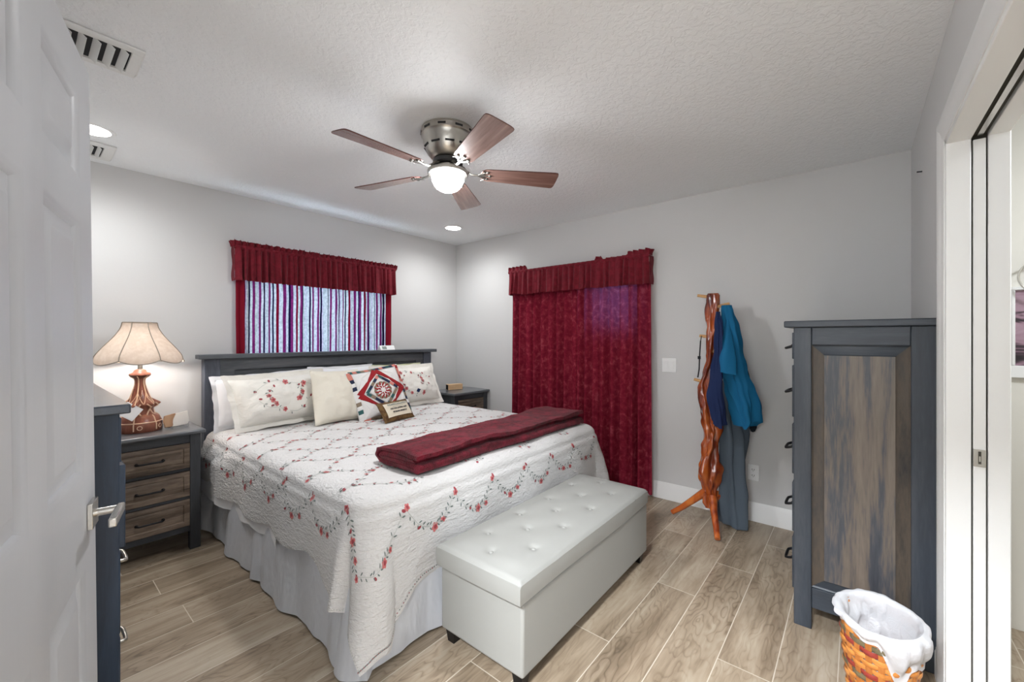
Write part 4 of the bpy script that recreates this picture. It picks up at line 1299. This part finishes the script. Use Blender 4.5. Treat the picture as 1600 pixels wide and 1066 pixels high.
for za, zb in ((1.222, 1.345), (.952, 1.193), (.688, .920), (.420, .648), (.158, .394)):
    mb = MB(); raised_panel(mb, AX + .012, AX + AW - .012, za, zb, AY1 + .006, sgn=1)
    d = mk('drawer', A(mb), M_FRAME_H, arm, bevel=.003)
    for fx in (.12, .88):
        mb = MB(); zc = lerp(za, zb, .5)
        bow_pull(mb, (AX + AW * fx, AY1 + .006, zc), .055, (0, .034, -.012), r=.006)
        mk('handle', A(mb), M_BLACK, d)

# ------------------------------------------------------------------ navy dresser behind the open door
DX1, DY0, DHH, DLEN = .213, 1.80, 1.11, 1.15
drs = thing('dresser', 'navy stained dresser half hidden behind the open bedroom door', 'dresser', (W4, DY0, 0))
def D_(mb):
    mb.v = [(x - W4, y - DY0, z) for x, y, z in mb.v]; return mb
mb = MB(); mb.box(W4 + .004, DX1 + .024, DY0 - .025, DY0 + DLEN + .02, DHH - .030, DHH); mk('top', D_(mb), M_DRESS_TOP, drs, bevel=.005, seg=3)
for ya, yb in ((DY0, DY0 + .05), (DY0 + DLEN - .05, DY0 + DLEN)): mk('end_panel', D_(MB().box(W4 + .004, DX1, ya, yb, 0, DHH - .03)), M_DRESS, drs, bevel=.003)
mb = MB(); mb.box(W4 + .004, DX1 - .02, DY0 + .05, DY0 + DLEN - .05, .08, DHH - .03); mk('carcass', D_(mb), M_DRESS, drs)
for i, (za, zb, pr_) in enumerate(((.918, 1.062, .006), (.640, .908, .016), (.362, .630, .004), (.09, .352, .004))):
    mb = MB(); raised_panel(mb, DY0 + .030, DY0 + DLEN - .030, za, zb, DX1 + pr_, axis='x', sgn=1)
    d = mk('drawer', D_(mb), M_DRESS, drs, bevel=.002)
    for fy in ((.36, .84) if i < 2 else (.16, .84)):
        mb = MB(); bow_pull(mb, (DX1 + pr_, DY0 + DLEN * fy, lerp(za, zb, .74)), .05, (.030, 0, -.006), axis='y', r=.006)
        mk('handle', D_(mb), M_BRUSHED, d)

# ------------------------------------------------------------------ ceiling fan
FX, FY = 1.50, 1.70
fan = thing('ceiling_fan', 'five-bladed brushed nickel ceiling fan with a lit frosted globe', 'ceiling fan', (FX, FY, CEIL))
mb = MB(); mb.lathe([(.070, -.158), (.088, -.150), (.108, -.128), (.122, -.100), (.130, -.070), (.134, -.045), (.136, -.042), (.142, -.036), (.143, -.012), (.139, -.006), (.139, 0)], 64)
hs = mk('housing', mb, M_BRUSHED, fan, sharp=30)
for k in range(10):
    a = 2 * pi * k / 10
    for q, dx, dz, ry, hw in ((0, .1420, -.024, 0, .020), (.3, .1215, -.101, .5, .024)):
        mk('vent_slot', MB().box(-.002, .0022, -hw, hw, -.005, .005, M=Matrix.Rotation(a + q, 4, 'Z') @ Matrix.Translation((dx, 0, dz)) @ Matrix.Rotation(ry, 4, 'Y')), M_VOID, hs)
mb = MB(); mb.lathe([(.0, -.186), (.076, -.186), (.080, -.182), (.080, -.164), (.072, -.158), (0, -.158)], 48); mk('rotor', mb, plain('dark_rotor', (.05, .05, .05, 1), .4, .7), fan)
mb = MB(); mb.lathe([(.0, -.232), (.056, -.232), (.056, -.190), (.050, -.186), (0, -.186)], 40); mk('neck', mb, M_BRUSHED, fan)
mb = MB(); mb.lathe([(.0, -.2315), (.103, -.238), (.109, -.234), (.110, -.222), (.100, -.217), (.070, -.217), (.056, -.212), (0, -.212)][::1], 56)
mb.lathe([(.103, -.238), (.109, -.234)], 56)
mk('light_fitter', mb, M_BRUSHED, fan, sharp=30)
mb = MB(); mb.lathe([(0, -.330), (.020, -.328), (.041, -.322), (.060, -.310), (.074, -.294), (.084, -.272), (.088, -.252), (.089, -.2385), (0, -.2385)], 56)
mk('globe', mb, emit('lit_frosted_globe', (.975, .985, 1, 1), FAN_GLOBE), fan)['label'] = 'glowing frosted glass globe'
fl = bpy.data.lights.new('globe_glow', 'AREA'); fl.shape = 'DISK'; fl.size = .15; fl.energy = FAN_DOWN; fl.color = (.98, .985, 1)
flo = bpy.data.objects.new('globe_glow', fl); COL.objects.link(flo); flo.parent = fan; flo.location = (0, 0, -.334)
def blade_mat():
    n = NT('mahogany_fan_blade'); co = n.coord((3, 40, 40)); f = n.noise(co, 1.2, 4, .6)
    c = n.ramp(f, [(.3, rgb(112, 82, 74)), (.55, rgb(138, 106, 96)), (.75, rgb(158, 128, 116))])
    return n.done(n.bsdf(c, .26, 0, None, Specular_IOR_Level=.6, Coat_Weight=.5, Coat_Roughness=.12))
M_IRON = plain('dull_nickel', (0.24, 0.23, 0.21, 1), .42, 1)
M_BLADE = blade_mat(); M_BLEDGE = plain('dark_blade_edge', rgb(80, 38, 34), .4)
def blade_poly():
    pts = []
    r0, r1 = .175, .612
    for i in range(9):
        t = -pi / 2 + pi * i / 8; cc, ss_ = cos(t), sin(t); pts.append((r1 - .022 + .022 * abs(cc) ** .55, .072 * (abs(ss_) ** .5) * (1 if ss_ > 0 else -1)))
    for i in range(9):
        t = pi / 2 + pi * i / 8; pts.append((r0 + .045 + .045 * cos(t), .052 * sin(t)))
    return pts
blade_me = None
for k in range(5):
    ang = radians(33.5) + 2 * pi * k / 5
    bz = -.222
    if blade_me is None:
        mb = MB(); mb.prism(blade_poly(), -.003, .003)
        for i in range(2, len(mb.f)): mb.m[i] = 1
        b = mk('blade', mb, [M_BLADE, M_BLEDGE], fan, loc=(0, 0, bz), rot=(radians(-13), 0, ang), bevel=.0012, seg=1); blade_me = b
        mi = MB()
        mi.tube([(.062, 0, -.184), (.085, 0, -.192), (.105, 0, -.212), (.130, 0, -.226), (.165, 0, -.2275)], [.010, .010, .009, .008, .008], 10, flat=.6)
        iron0 = mi
        ip = MB()
        for (dx, dy) in ((.05, .028), (.065, 0), (.05, -.028)):
            ip.tube([(.162, 0, -.0055), (.185, dy * .5, -.0055), (.165 + dx, dy, -.0055)], [.006, .007, .005], 8, flat=.5)
            ip.ball((.165 + dx, dy, -.0055), .009, 12, 6, sc=(1, 1, .5))
        ip.tube([(.185, -.016, -.0055), (.20, -.03, -.0055), (.185, -.045, -.0055)], .004, 6, flat=.5); ip.tube([(.185, .016, -.0055), (.20, .03, -.0055), (.185, .045, -.0055)], .004, 6, flat=.5)
    else:
        b = blade_me.copy(); COL.objects.link(b); b.parent = fan; b.rotation_euler = (radians(-13), 0, ang)
    mk('bracket_plate', ip, M_IRON, b)
    mk('blade_iron', iron0, M_IRON, fan, rot=(0, 0, ang))

# ------------------------------------------------------------------ recessed lights, vents, switch, outlet, nail
M_LENS = emit('lit_lens', (1, .97, .93, 1), CAN_LENS)
def can(x, y, label, group, room=True):
    t = thing('recessed_light', label, 'recessed light', (x, y, CEIL), group=group)
    mb = MB(); mb.lathe([(.074, -.001), (.077, -.006), (.093, -.005), (.097, 0)][::-1], 48); mk('trim_ring', mb, M_WHITEPL, t)
    mb = MB(); mb.lathe([(0, -.0045), (.076, -.0045), (.076, -.001)][::1], 48); mk('lens', mb, M_LENS, t)
    la = bpy.data.lights.new('recessed_lamp', 'SPOT'); la.energy = CAN_AREA * 6; la.color = (.97, .99, 1); la.spot_size = radians(168); la.spot_blend = 1.0; la.shadow_soft_size = .07
    lo_ = bpy.data.objects.new('recessed_lamp', la); COL.objects.link(lo_); lo_.parent = t; lo_.location = (0, 0, -.02)
    return t
can(2.848, 3.148, 'lit recessed ceiling light near the far corner of the room', 'recessed ceiling lights')
can(.262, 3.148, 'lit recessed ceiling light above the lamp, cut off by the open door', 'recessed ceiling lights')

def vent(x0, x1, y0, y1, n_, ang, label, border=.035):
    cx, cy = (x0 + x1) / 2, (y0 + y1) / 2
    t = thing('air_vent', label, 'air vent', (cx, cy, CEIL), group='ceiling air vents')
    hx, hy_ = (x1 - x0) / 2, (y1 - y0) / 2
    mb = MB()
    for a, b, c, d in ((-hx, hx, -hy_, -hy_ + border), (-hx, hx, hy_ - border, hy_), (-hx, -hx + border, -hy_ + border, hy_ - border), (hx - border, hx, -hy_ + border, hy_ - border)):
        mb.box(a, b, c, d, -.010, -.0005)
    mk('frame', mb, M_VENT, t, bevel=.003)
    mb = MB(); mb.box(-hx + border * .9, hx - border * .9, -hy_ + border * .9, hy_ - border * .9, -.0025, -.0008); mk('duct_opening', mb, M_VOID, t)
    for i in range(n_):
        x = lerp(-hx + border, hx - border, (i + .5) / n_)
        mb = MB(); wd = (hx - border) / n_ * .72
        mb.box(-wd, wd, -hy_ + border, hy_ - border, -.0008, .0008)
        mk('louver', mb, M_VENT, t, loc=(x, 0, -.012), rot=(0, ang, 0))
    return t
vent(-.125, .327, 2.132, 2.377, 10, .75, 'large white ceiling air vent beside the top of the open door')
vent(.02, .383, 3.330, 3.62, 8, .9, 'smaller white ceiling air vent close to the wall above the lamp', .05)

sw = thing('light_switch', 'double white rocker light switch on the wall between curtain and coat rack', 'light switch', (W2, 1.172, 1.097), (0, 0, -pi / 2))
mb = MB(); mb.box(-.058, .058, -.006, 0, -.057, .057); mk('wall_plate', mb, M_WHITEPL, sw, bevel=.003)
for x in (-.023, .023):
    mb = MB(); mb.box(-.0165, .0165, -.0085, -.005, -.033, .033); mk('rocker', mb, M_WHITEPL, sw, loc=(x, 0, 0), rot=(.05, 0, 0), bevel=.0015)
ol = thing('wall_outlet', 'white duplex wall outlet low on the wall beside the coat rack', 'outlet', (W2, .571, .348), (0, 0, -pi / 2))
mb = MB(); mb.box(-.036, .036, -.006, 0, -.057, .057); mk('wall_plate', mb, M_WHITEPL, ol, bevel=.003)
for z in (-.021, .021):
    mb = MB(); mb.prism([(.0165 * cos(2 * pi * i / 16), max(-.0135, min(.0135, .0165 * sin(2 * pi * i / 16)))) for i in range(16)], .0055, .008, M=Matrix.Rotation(pi / 2, 4, 'X')); r_ = mk('receptacle', mb, M_WHITEPL, ol, loc=(0, 0, z))
    mb = MB(); mb.box(-.008, -.005, -.0085, -.0075, -.004, .006); mb.box(.005, .008, -.0085, -.0075, -.004, .006); mb.box(-.002, .002, -.0085, -.0075, -.011, -.007); mk('slot', mb, M_VOID, r_)
nl = mk('nail', MB().tube([(0, 0, 0), (0, .020, .002)], .0035, 8), M_BLACK, loc=(2.875, W3, 2.145))
tag(nl, 'tiny dark nail in the right wall above the tall chest', 'nail')

# ------------------------------------------------------------------ twisted-wood coat rack
RX, RY = 3.13, .785
def rack_wood():
    n = NT('varnished_juniper'); co = n.coord()
    a = n.noise(n.n('Mapping', None, Vector=co, Scale=(9, 9, 2.4)).outputs[0], 1.0, 3, .5, .8)
    zz = n.n('SeparateXYZ', None, Vector=co).outputs[2]
    t = n.math('SUBTRACT', a, n.math('MULTIPLY', n.math('SUBTRACT', zz, .7), .13))
    c = n.ramp(t, [(.28, rgb(88, 30, 16)), (.40, rgb(130, 52, 22)), (.50, rgb(166, 78, 32)), (.60, rgb(188, 98, 40)), (.72, rgb(206, 126, 58))])
    return n.done(n.bsdf(c, .18, 0, n.bump(a, .2, .01), Coat_Weight=.7, Coat_Roughness=.08))
M_RACK = rack_wood(); M_PEG = plain('pale_stripped_wood', rgb(196, 150, 96), .35)
rack = thing('coat_rack', 'free-standing coat rack made of a twisted varnished orange tree trunk on three legs', 'coat rack', (RX, RY, 0))
cen = [(.12, (.0, .012)), (.20, (0, .008)), (.34, (.0, .010)), (.455, (.0, .008)), (.56, (0, -.004)), (.64, (0, -.012)), (.74, (0, .0)), (.815, (0, .014)), (.90, (0, .026)), (.994, (0, .036)), (1.06, (0, .022)), (1.18, (0, -.006)), (1.36, (0, -.010)), (1.56, (0, -.010)), (1.63, (0, -.008))]
rad = [(.12, .018), (.16, .036), (.24, .046), (.32, .062), (.40, .072), (.50, .058), (.60, .052), (.70, .058), (.80, .052), (.88, .050), (.96, .046), (1.02, .034), (1.10, .030), (1.20, .034), (1.36, .032), (1.45, .036), (1.52, .040), (1.58, .044), (1.615, .040), (1.632, .030)]
def trunk(u, v):
    z = lerp(.12, 1.632, v); t = 2 * pi * u
    cx, cy = interp(cen, z); r_ = interp(rad, z)
    tw = z * 5.0
    f = .16 * sin(3 * (t + tw)) + .12 * sin(5 * (t - tw * .7) + 1) + .25 * nz(cos(t) * 1.2, sin(t) * 1.2, z * 7) + .12 * nz(cos(t) * 3, sin(t) * 3, z * 16)
    # hollow heartwood grooves on the room-facing side
    g = max(0, cos(t - 3.6 + .5 * sin(z * 9))) ** 6
    f -= .62 * g * (.30 + .70 * abs(sin(z * 6.5 + .6)))
    f += .10 * nz(cos(t) * 2.2 + 5, sin(t) * 2.2, z * 20)
    return (cx + r_ * (1 + f) * cos(t), cy + r_ * (1 + f) * sin(t), z)
mb = MB(); mb.grid(trunk, 72, 300, cu=True)
mb.f.append(tuple(range(72))[::-1]); mb.m.append(0); mb.sm.append(True)
mb.f.append(tuple(range(72 * 300, 72 * 301))); mb.m.append(0); mb.sm.append(True)
tk = mk('trunk', mb, M_RACK, rack, sharp=70)
for pts in ([(0, .03, .235), (0, .12, .15), (.002, .20, .075), (.004, .268, .022)],
            [(-.03, -.02, .215), (-.10, -.045, .14), (-.17, -.075, .075), (-.232, -.098, .022)],
            [(.03, -.03, .22), (.10, -.075, .13), (.16, -.12, .06), (.20, -.15, .020)]):
    mb = MB(); mb.tube(pts, [.030, .024, .021, .018], 12); mk('leg', mb, M_RACK, rack, sharp=60)
for (z, d, ln) in ((1.605, (-.15, .95, .18), .085), (1.325, (-.2, .95, .12), .070), (1.005, (-.3, .9, .25), .065), (1.53, (.25, -.92, .25), .10), (1.22, (-.5, -.8, .2), .07)):
    c = interp(cen, z); v_ = Vector(d).normalized(); p0 = Vector((c[0], c[1], z)) + v_ * .02
    mb = MB(); mb.tube([p0, p0 + v_ * ln * .9], [.012, .010], 10); mk('peg', mb, M_PEG, rack)

# clothes hung on the rack -------------------------------------------------
def garment(name, label, cat, rows, mats, seed, folds=7, amp=.012, nseg=64, extra=None, hook=None, nv=70):
    """rows: (z, x, y, half-width along y, half-depth along x, yaw)"""
    zs = [r[0] for r in rows]
    tab = [(r[0], r[1:]) for r in sorted(rows)]
    zmin, zmax = tab[0][0], tab[-1][0]
    ox, oy = rows[0][1], rows[0][2]
    def fn(u, v):
        z = lerp(zmax, zmin, v); x, y, hw, hd, yaw = interp(tab, z)
        t = 2 * pi * u
        a = hw * cos(t); b = hd * sin(t)
        fo = amp * (sin(folds * t + seed + z * 2) * .6 + sin((folds + 4) * t - z * 5 + seed) * .4) * sm(v * 3)
        fo += .010 * nz(cos(t) * 2 + seed, sin(t) * 2, z * 6)
        k = 1 + fo / max(hw, hd) * 2
        a *= k; b = b * k + fo * .5
        zz = z + (.012 * sin(2 * t + seed) if v > .97 else 0)
        return (x + a * sin(yaw) + b * cos(yaw) - ox, y + a * cos(yaw) - b * sin(yaw) - oy, zz - zmin)
    mb = MB(); mb.grid(fn, nseg, nv, cu=True)
    mb.f.append(tuple(range(nseg))); mb.m.append(0); mb.sm.append(True)
    if extra: extra(mb, ox, oy, zmin)
    o = mk(name, mb, mats, loc=(ox, oy, zmin), sharp=80, weld=False)
    return tag(o, label, cat)
shirt_rows = [(1.545, 3.13, .690, .026, .016, 0), (1.50, 3.13, .682, .034, .022, 0), (1.40, 3.13, .672, .042, .028, 0), (1.25, 3.13, .658, .056, .034, 0), (1.10, 3.13, .640, .068, .038, 0), (.98, 3.13, .612, .068, .038, 0), (.85, 3.13, .578, .062, .036, 0), (.76, 3.13, .562, .052, .034, 0), (.725, 3.13, .575, .030, .030, 0)]
def sleeve(mb, ox, oy, zmin):
    def fn(u, v):
        t = 2 * pi * u; z = lerp(1.49, 1.085, v)
        hw = lerp(.008, .056, sm(v * 1.15)); hd = lerp(.006, .036, sm(v * 1.3))
        y = lerp(.676, .664, v); x = lerp(3.118, 3.048, sm(v * 1.2))
        k = 1 + .16 * sin(4 * t + z * 6) * v + .2 * nz(cos(t), sin(t), z * 7)
        return (x + hd * sin(t) * k - ox, y + hw * cos(t) * k - oy, z - zmin + (.010 * cos(t) if v > .95 else 0))
    mb.grid(fn, 40, 30, cu=True)
garment('shirt', 'teal short-sleeved shirt hanging on the coat rack', 'shirt', shirt_rows, [M_TEAL], 1.3, 4, .021, extra=sleeve)
garment('garment', 'navy garment hanging close to the trunk of the coat rack', 'clothing',
        [(1.50, 3.085, .722, .014, .012, 0), (1.42, 3.070, .716, .020, .015, 0), (1.25, 3.050, .718, .028, .020, 0), (1.10, 3.040, .728, .036, .022, 0), (.95, 3.03, .730, .042, .024, 0), (.80, 3.03, .718, .038, .022, 0), (.725, 3.03, .710, .032, .020, 0)], [M_NAVY], 2.2, 4, .008)
garment('trousers', 'charcoal grey trousers hanging to the floor from the coat rack', 'trousers',
        [(1.16, 3.225, .696, .028, .020, 0), (1.00, 3.222, .688, .044, .028, 0), (.80, 3.22, .676, .058, .034, 0), (.60, 3.215, .664, .068, .038, 0), (.40, 3.205, .668, .060, .040, 0), (.20, 3.195, .670, .066, .042, 0), (.08, 3.19, .664, .076, .046, 0), (.022, 3.19, .664, .074, .044, 0)], [M_GREYCL], 3.1, 3, .024)
garment('dark_garment', 'dark garment hanging behind the teal shirt with its black end showing below', 'clothing',
        [(1.51, 3.23, .684, .016, .012, 0), (1.30, 3.29, .672, .034, .018, 0), (1.0, 3.305, .632, .044, .022, 0), (.80, 3.295, .590, .048, .022, 0), (.71, 3.29, .574, .040, .022, 0), (.675, 3.29, .572, .022, .014, 0)], [M_DKCL], 4.0, 3, .006)
mb = MB()
mb.tube([(3.10, .845, 1.30), (3.095, .850, 1.20), (3.092, .852, 1.10), (3.095, .862, 1.04)], .008, 8, flat=.35)
mb.tube([(3.10, .845, 1.30), (3.10, .838, 1.335)], .007, 8, flat=.35)
mb.box(3.086, 3.098, .843, .861, 1.170, 1.192)
cx_, cy_, cz_ = 3.10, .85, 1.0
mb.v = [(x - cx_, y - cy_, z - cz_) for x, y, z in mb.v]
tag(mk('strap', mb, M_BLACK, loc=(cx_, cy_, cz_)), 'thin black strap with a buckle hung on the left peg of the coat rack', 'strap')

# ------------------------------------------------------------------ waste basket
BKX, BKY, BKH = 1.992, -.066, .318
bask = thing('waste_basket', 'woven orange and red waste basket beside the tall chest', 'basket', (BKX, BKY, 0))
M_SPL = stain('orange_splint', [(.3, rgb(172, 100, 42)), (.5, rgb(206, 134, 66)), (.7, rgb(222, 158, 92))], (14, 14, 40), .4)
M_SPR = stain('red_splint', [(.3, rgb(110, 36, 34)), (.6, rgb(150, 58, 48))], (14, 14, 40), .4)
M_SPG = stain('green_splint', [(.3, rgb(84, 76, 58)), (.6, rgb(112, 100, 74))], (14, 14, 40), .4)
M_SPD = stain('dark_orange_splint', [(.3, rgb(150, 84, 36)), (.6, rgb(186, 116, 56))], (40, 40, 10), .4)
def bk_r(z): return lerp(.76, 1.0, sm(.15 + .85 * z / BKH) ** .8)
NST = 20
def weave(mb, zc, hgt, ph, mi):
    n_ = NST * 6
    def fn(u, v):
        t = 2 * pi * u; w_ = cos(NST / 2 * t + ph * pi)
        z = zc + (v - .5) * hgt
        o_ = .004 * w_ + .0022 * sin(pi * v)
        k = bk_r(z)
        return ((.138 * k + o_) * cos(t), (.112 * k + o_) * sin(t), z)
    mb.grid(fn, n_, 3, mi, cu=True)
rows = 15
rowm = [0, 0, 0, 1, 0, 0, 2, 1, 0, 0, 0, 1, 2, 0, 0]
mb = MB()
for i in range(rows): weave(mb, .012 + (i + .5) * (BKH - .015) / rows, (BKH - .015) / rows * .94, i % 2, rowm[i])
mk('weave', mb, [M_SPL, M_SPR, M_SPG], bask, sharp=80)
for i in range(NST):
    t = 2 * pi * i / NST + pi / NST * 0
    mb = MB()
    mb.tube([(.138 * bk_r(z) * cos(t), .112 * bk_r(z) * sin(t), z) for z in (.004, .06, .12, .18, .24, BKH)], .009, 6, flat=.22)
    mk('stake', mb, M_SPD, bask)
mb = MB(); mb.lathe([(0, .004), (.104, .004), (.104, .010), (0, .010)], 32); mk('bottom', mb, M_SPL, bask, rot=(0, 0, 0)).scale = (1, .81, 1)
def liner_mat():
    n = NT('white_bin_liner'); co = n.coord(); nr = n.bump(n.noise(co, 38, 3, .6, .8), .5, .008)
    d = n.n('BsdfDiffuse', None, Color=rgb(232, 234, 238), Normal=nr); t = n.n('BsdfTranslucent', None, Color=rgb(230, 232, 238)); g = n.n('BsdfGlossy', None, Roughness=.3, Normal=nr)
    a = n.n('MixShader', None, Fac=.35, i1=d.outputs[0], i2=t.outputs[0])
    return n.done(n.n('MixShader', None, Fac=.07, i1=a.outputs[0], i2=g.outputs[0]))
def liner(u, v):
    t = 2 * pi * u
    front = .5 + .5 * cos(t - pi * 1.02)          # towards -x, the camera side
    right = .5 + .5 * cos(t + pi / 2)
    # v: 0 inner bottom .. .55 rim .. 1 outer hem
    if v < .55:
        q = v / .55; z = lerp(.05, BKH + .006 + .006 * nz(t * 2, 3), q); k = bk_r(z) * (.93 - .03 * (1 - q)) * (1 - .10 * sin(pi * q) * (.5 + nz(t * 1.7, q * 3)))
        wob = .009 * nz(cos(t) * 5, sin(t) * 5, q * 6)
        return (.138 * k * cos(t) + wob, .112 * k * sin(t) + wob, z)
    q = (v - .55) / .45
    drop = .020 + .055 * right ** 2 + .030 * abs(nz(t * 1.3, 8)) + .10 * math.exp(-((t - 3.55) / .34) ** 2) + .05 * math.exp(-((t - 4.5) / .5) ** 2)
    z = BKH + .008 + .006 * nz(t * 2, 3) + .006 * sin(pi * min(1, q * 3)) - drop * q
    k = bk_r(min(BKH, z)); o_ = .006 + .016 * sin(pi * min(1, q * 1.2 + .1)) + .010 * nz(cos(t) * 5, sin(t) * 5, q * 2)
    o_ *= sm(q * 5)
    return ((.138 * k + o_) * cos(t), (.112 * k + o_) * sin(t), z)
mb = MB(); mb.grid(liner, 150, 36, cu=True)
lt = tag(mk('bin_liner', mb, liner_mat(), loc=(BKX, BKY, 0.0), sharp=80, weld=False), 'crumpled white plastic liner draped over the rim of the waste basket', 'bin liner')

# ------------------------------------------------------------------ bathroom glimpse
pf = thing('framed_picture', 'white framed purple and black picture on the bathroom wall past the pocket door', 'picture', (BX1, -.73, 1.365), (0, 0, -pi / 2))
def pic_mat():
    n = NT('purple_abstract_print'); co = n.coord(); s_ = n.n('SeparateXYZ', None, Vector=co)
    f = n.noise(n.n('Mapping', None, Vector=co, Scale=(3, 1, 9)).outputs[0], 1.6, 3, .6, .8)
    c = n.ramp(f, [(.36, rgb(26, 22, 26)), (.44, rgb(64, 48, 58)), (.5, rgb(150, 120, 134)), (.8, rgb(176, 152, 164))])
    return n.done(n.bsdf(c, .5))
mb = MB(); mb.box(-.178, .178, -.006, -.002, -.170, .170); mk('print', mb, pic_mat(), pf)
mb = MB(); f = .0
for a, b, c, d in ((-.22, .22, -.225, -.170), (-.22, .22, .170, .185)): mb.box(a, b, -.018, 0, c, d)
for a, b in ((-.19, -.178), (.178, .19)): mb.box(a, b, -.018, 0, -.17, .17)
mk('frame', mb, M_TRIM, pf, bevel=.003)
tr = thing('towel_ring', 'nickel towel ring on the bathroom wall above the purple picture', 'towel ring', (BX1, -.63, 1.665), (0, 0, -pi / 2))
mb = MB(); mb.tube([(0, 0, 0), (0, -.045, 0)], .010, 12); mb.tube([(0, -.001, 0), (0, -.008, 0)], .024, 20); mk('post', mb, M_NICKEL, tr)
mb = MB(); mb.tube([(.075 * sin(2 * pi * i / 32), -.045, -.075 + .075 * cos(2 * pi * i / 32)) for i in range(33)], .0045, 8); mk('ring', mb, M_NICKEL, tr)

def added_fill_disc(x, y, label, power, r_=.16):  # round lamp added out of view for fill
    t = thing('fill_light', label, 'fill light', (x, y, CEIL), group='added fill lights outside the bedroom')
    mb = MB(); mb.lathe([(r_ + .02, 0), (r_ + .02, -.02), (r_, -.03), (r_ - .01, -.03)], 40); mk('rim', mb, M_BRUSHED, t)
    mb = MB(); mb.lathe([(0, -.05), (r_ * .6, -.045), (r_ - .01, -.03)], 40); mk('diffuser', mb, emit('added_fill_diffuser', (.915, .955, 1, 1), power), t)
    return t
added_fill_disc(2.0, -1.3, 'added unseen round ceiling light in the bathroom', BATH_FILL)  # unseen lamp added to light the bathroom side
added_fill_disc(-.95, .30, 'added unseen round fill light in the hall behind the doorway', HALL_FILL, .22)  # unseen lamp added as the main fill from behind the camera
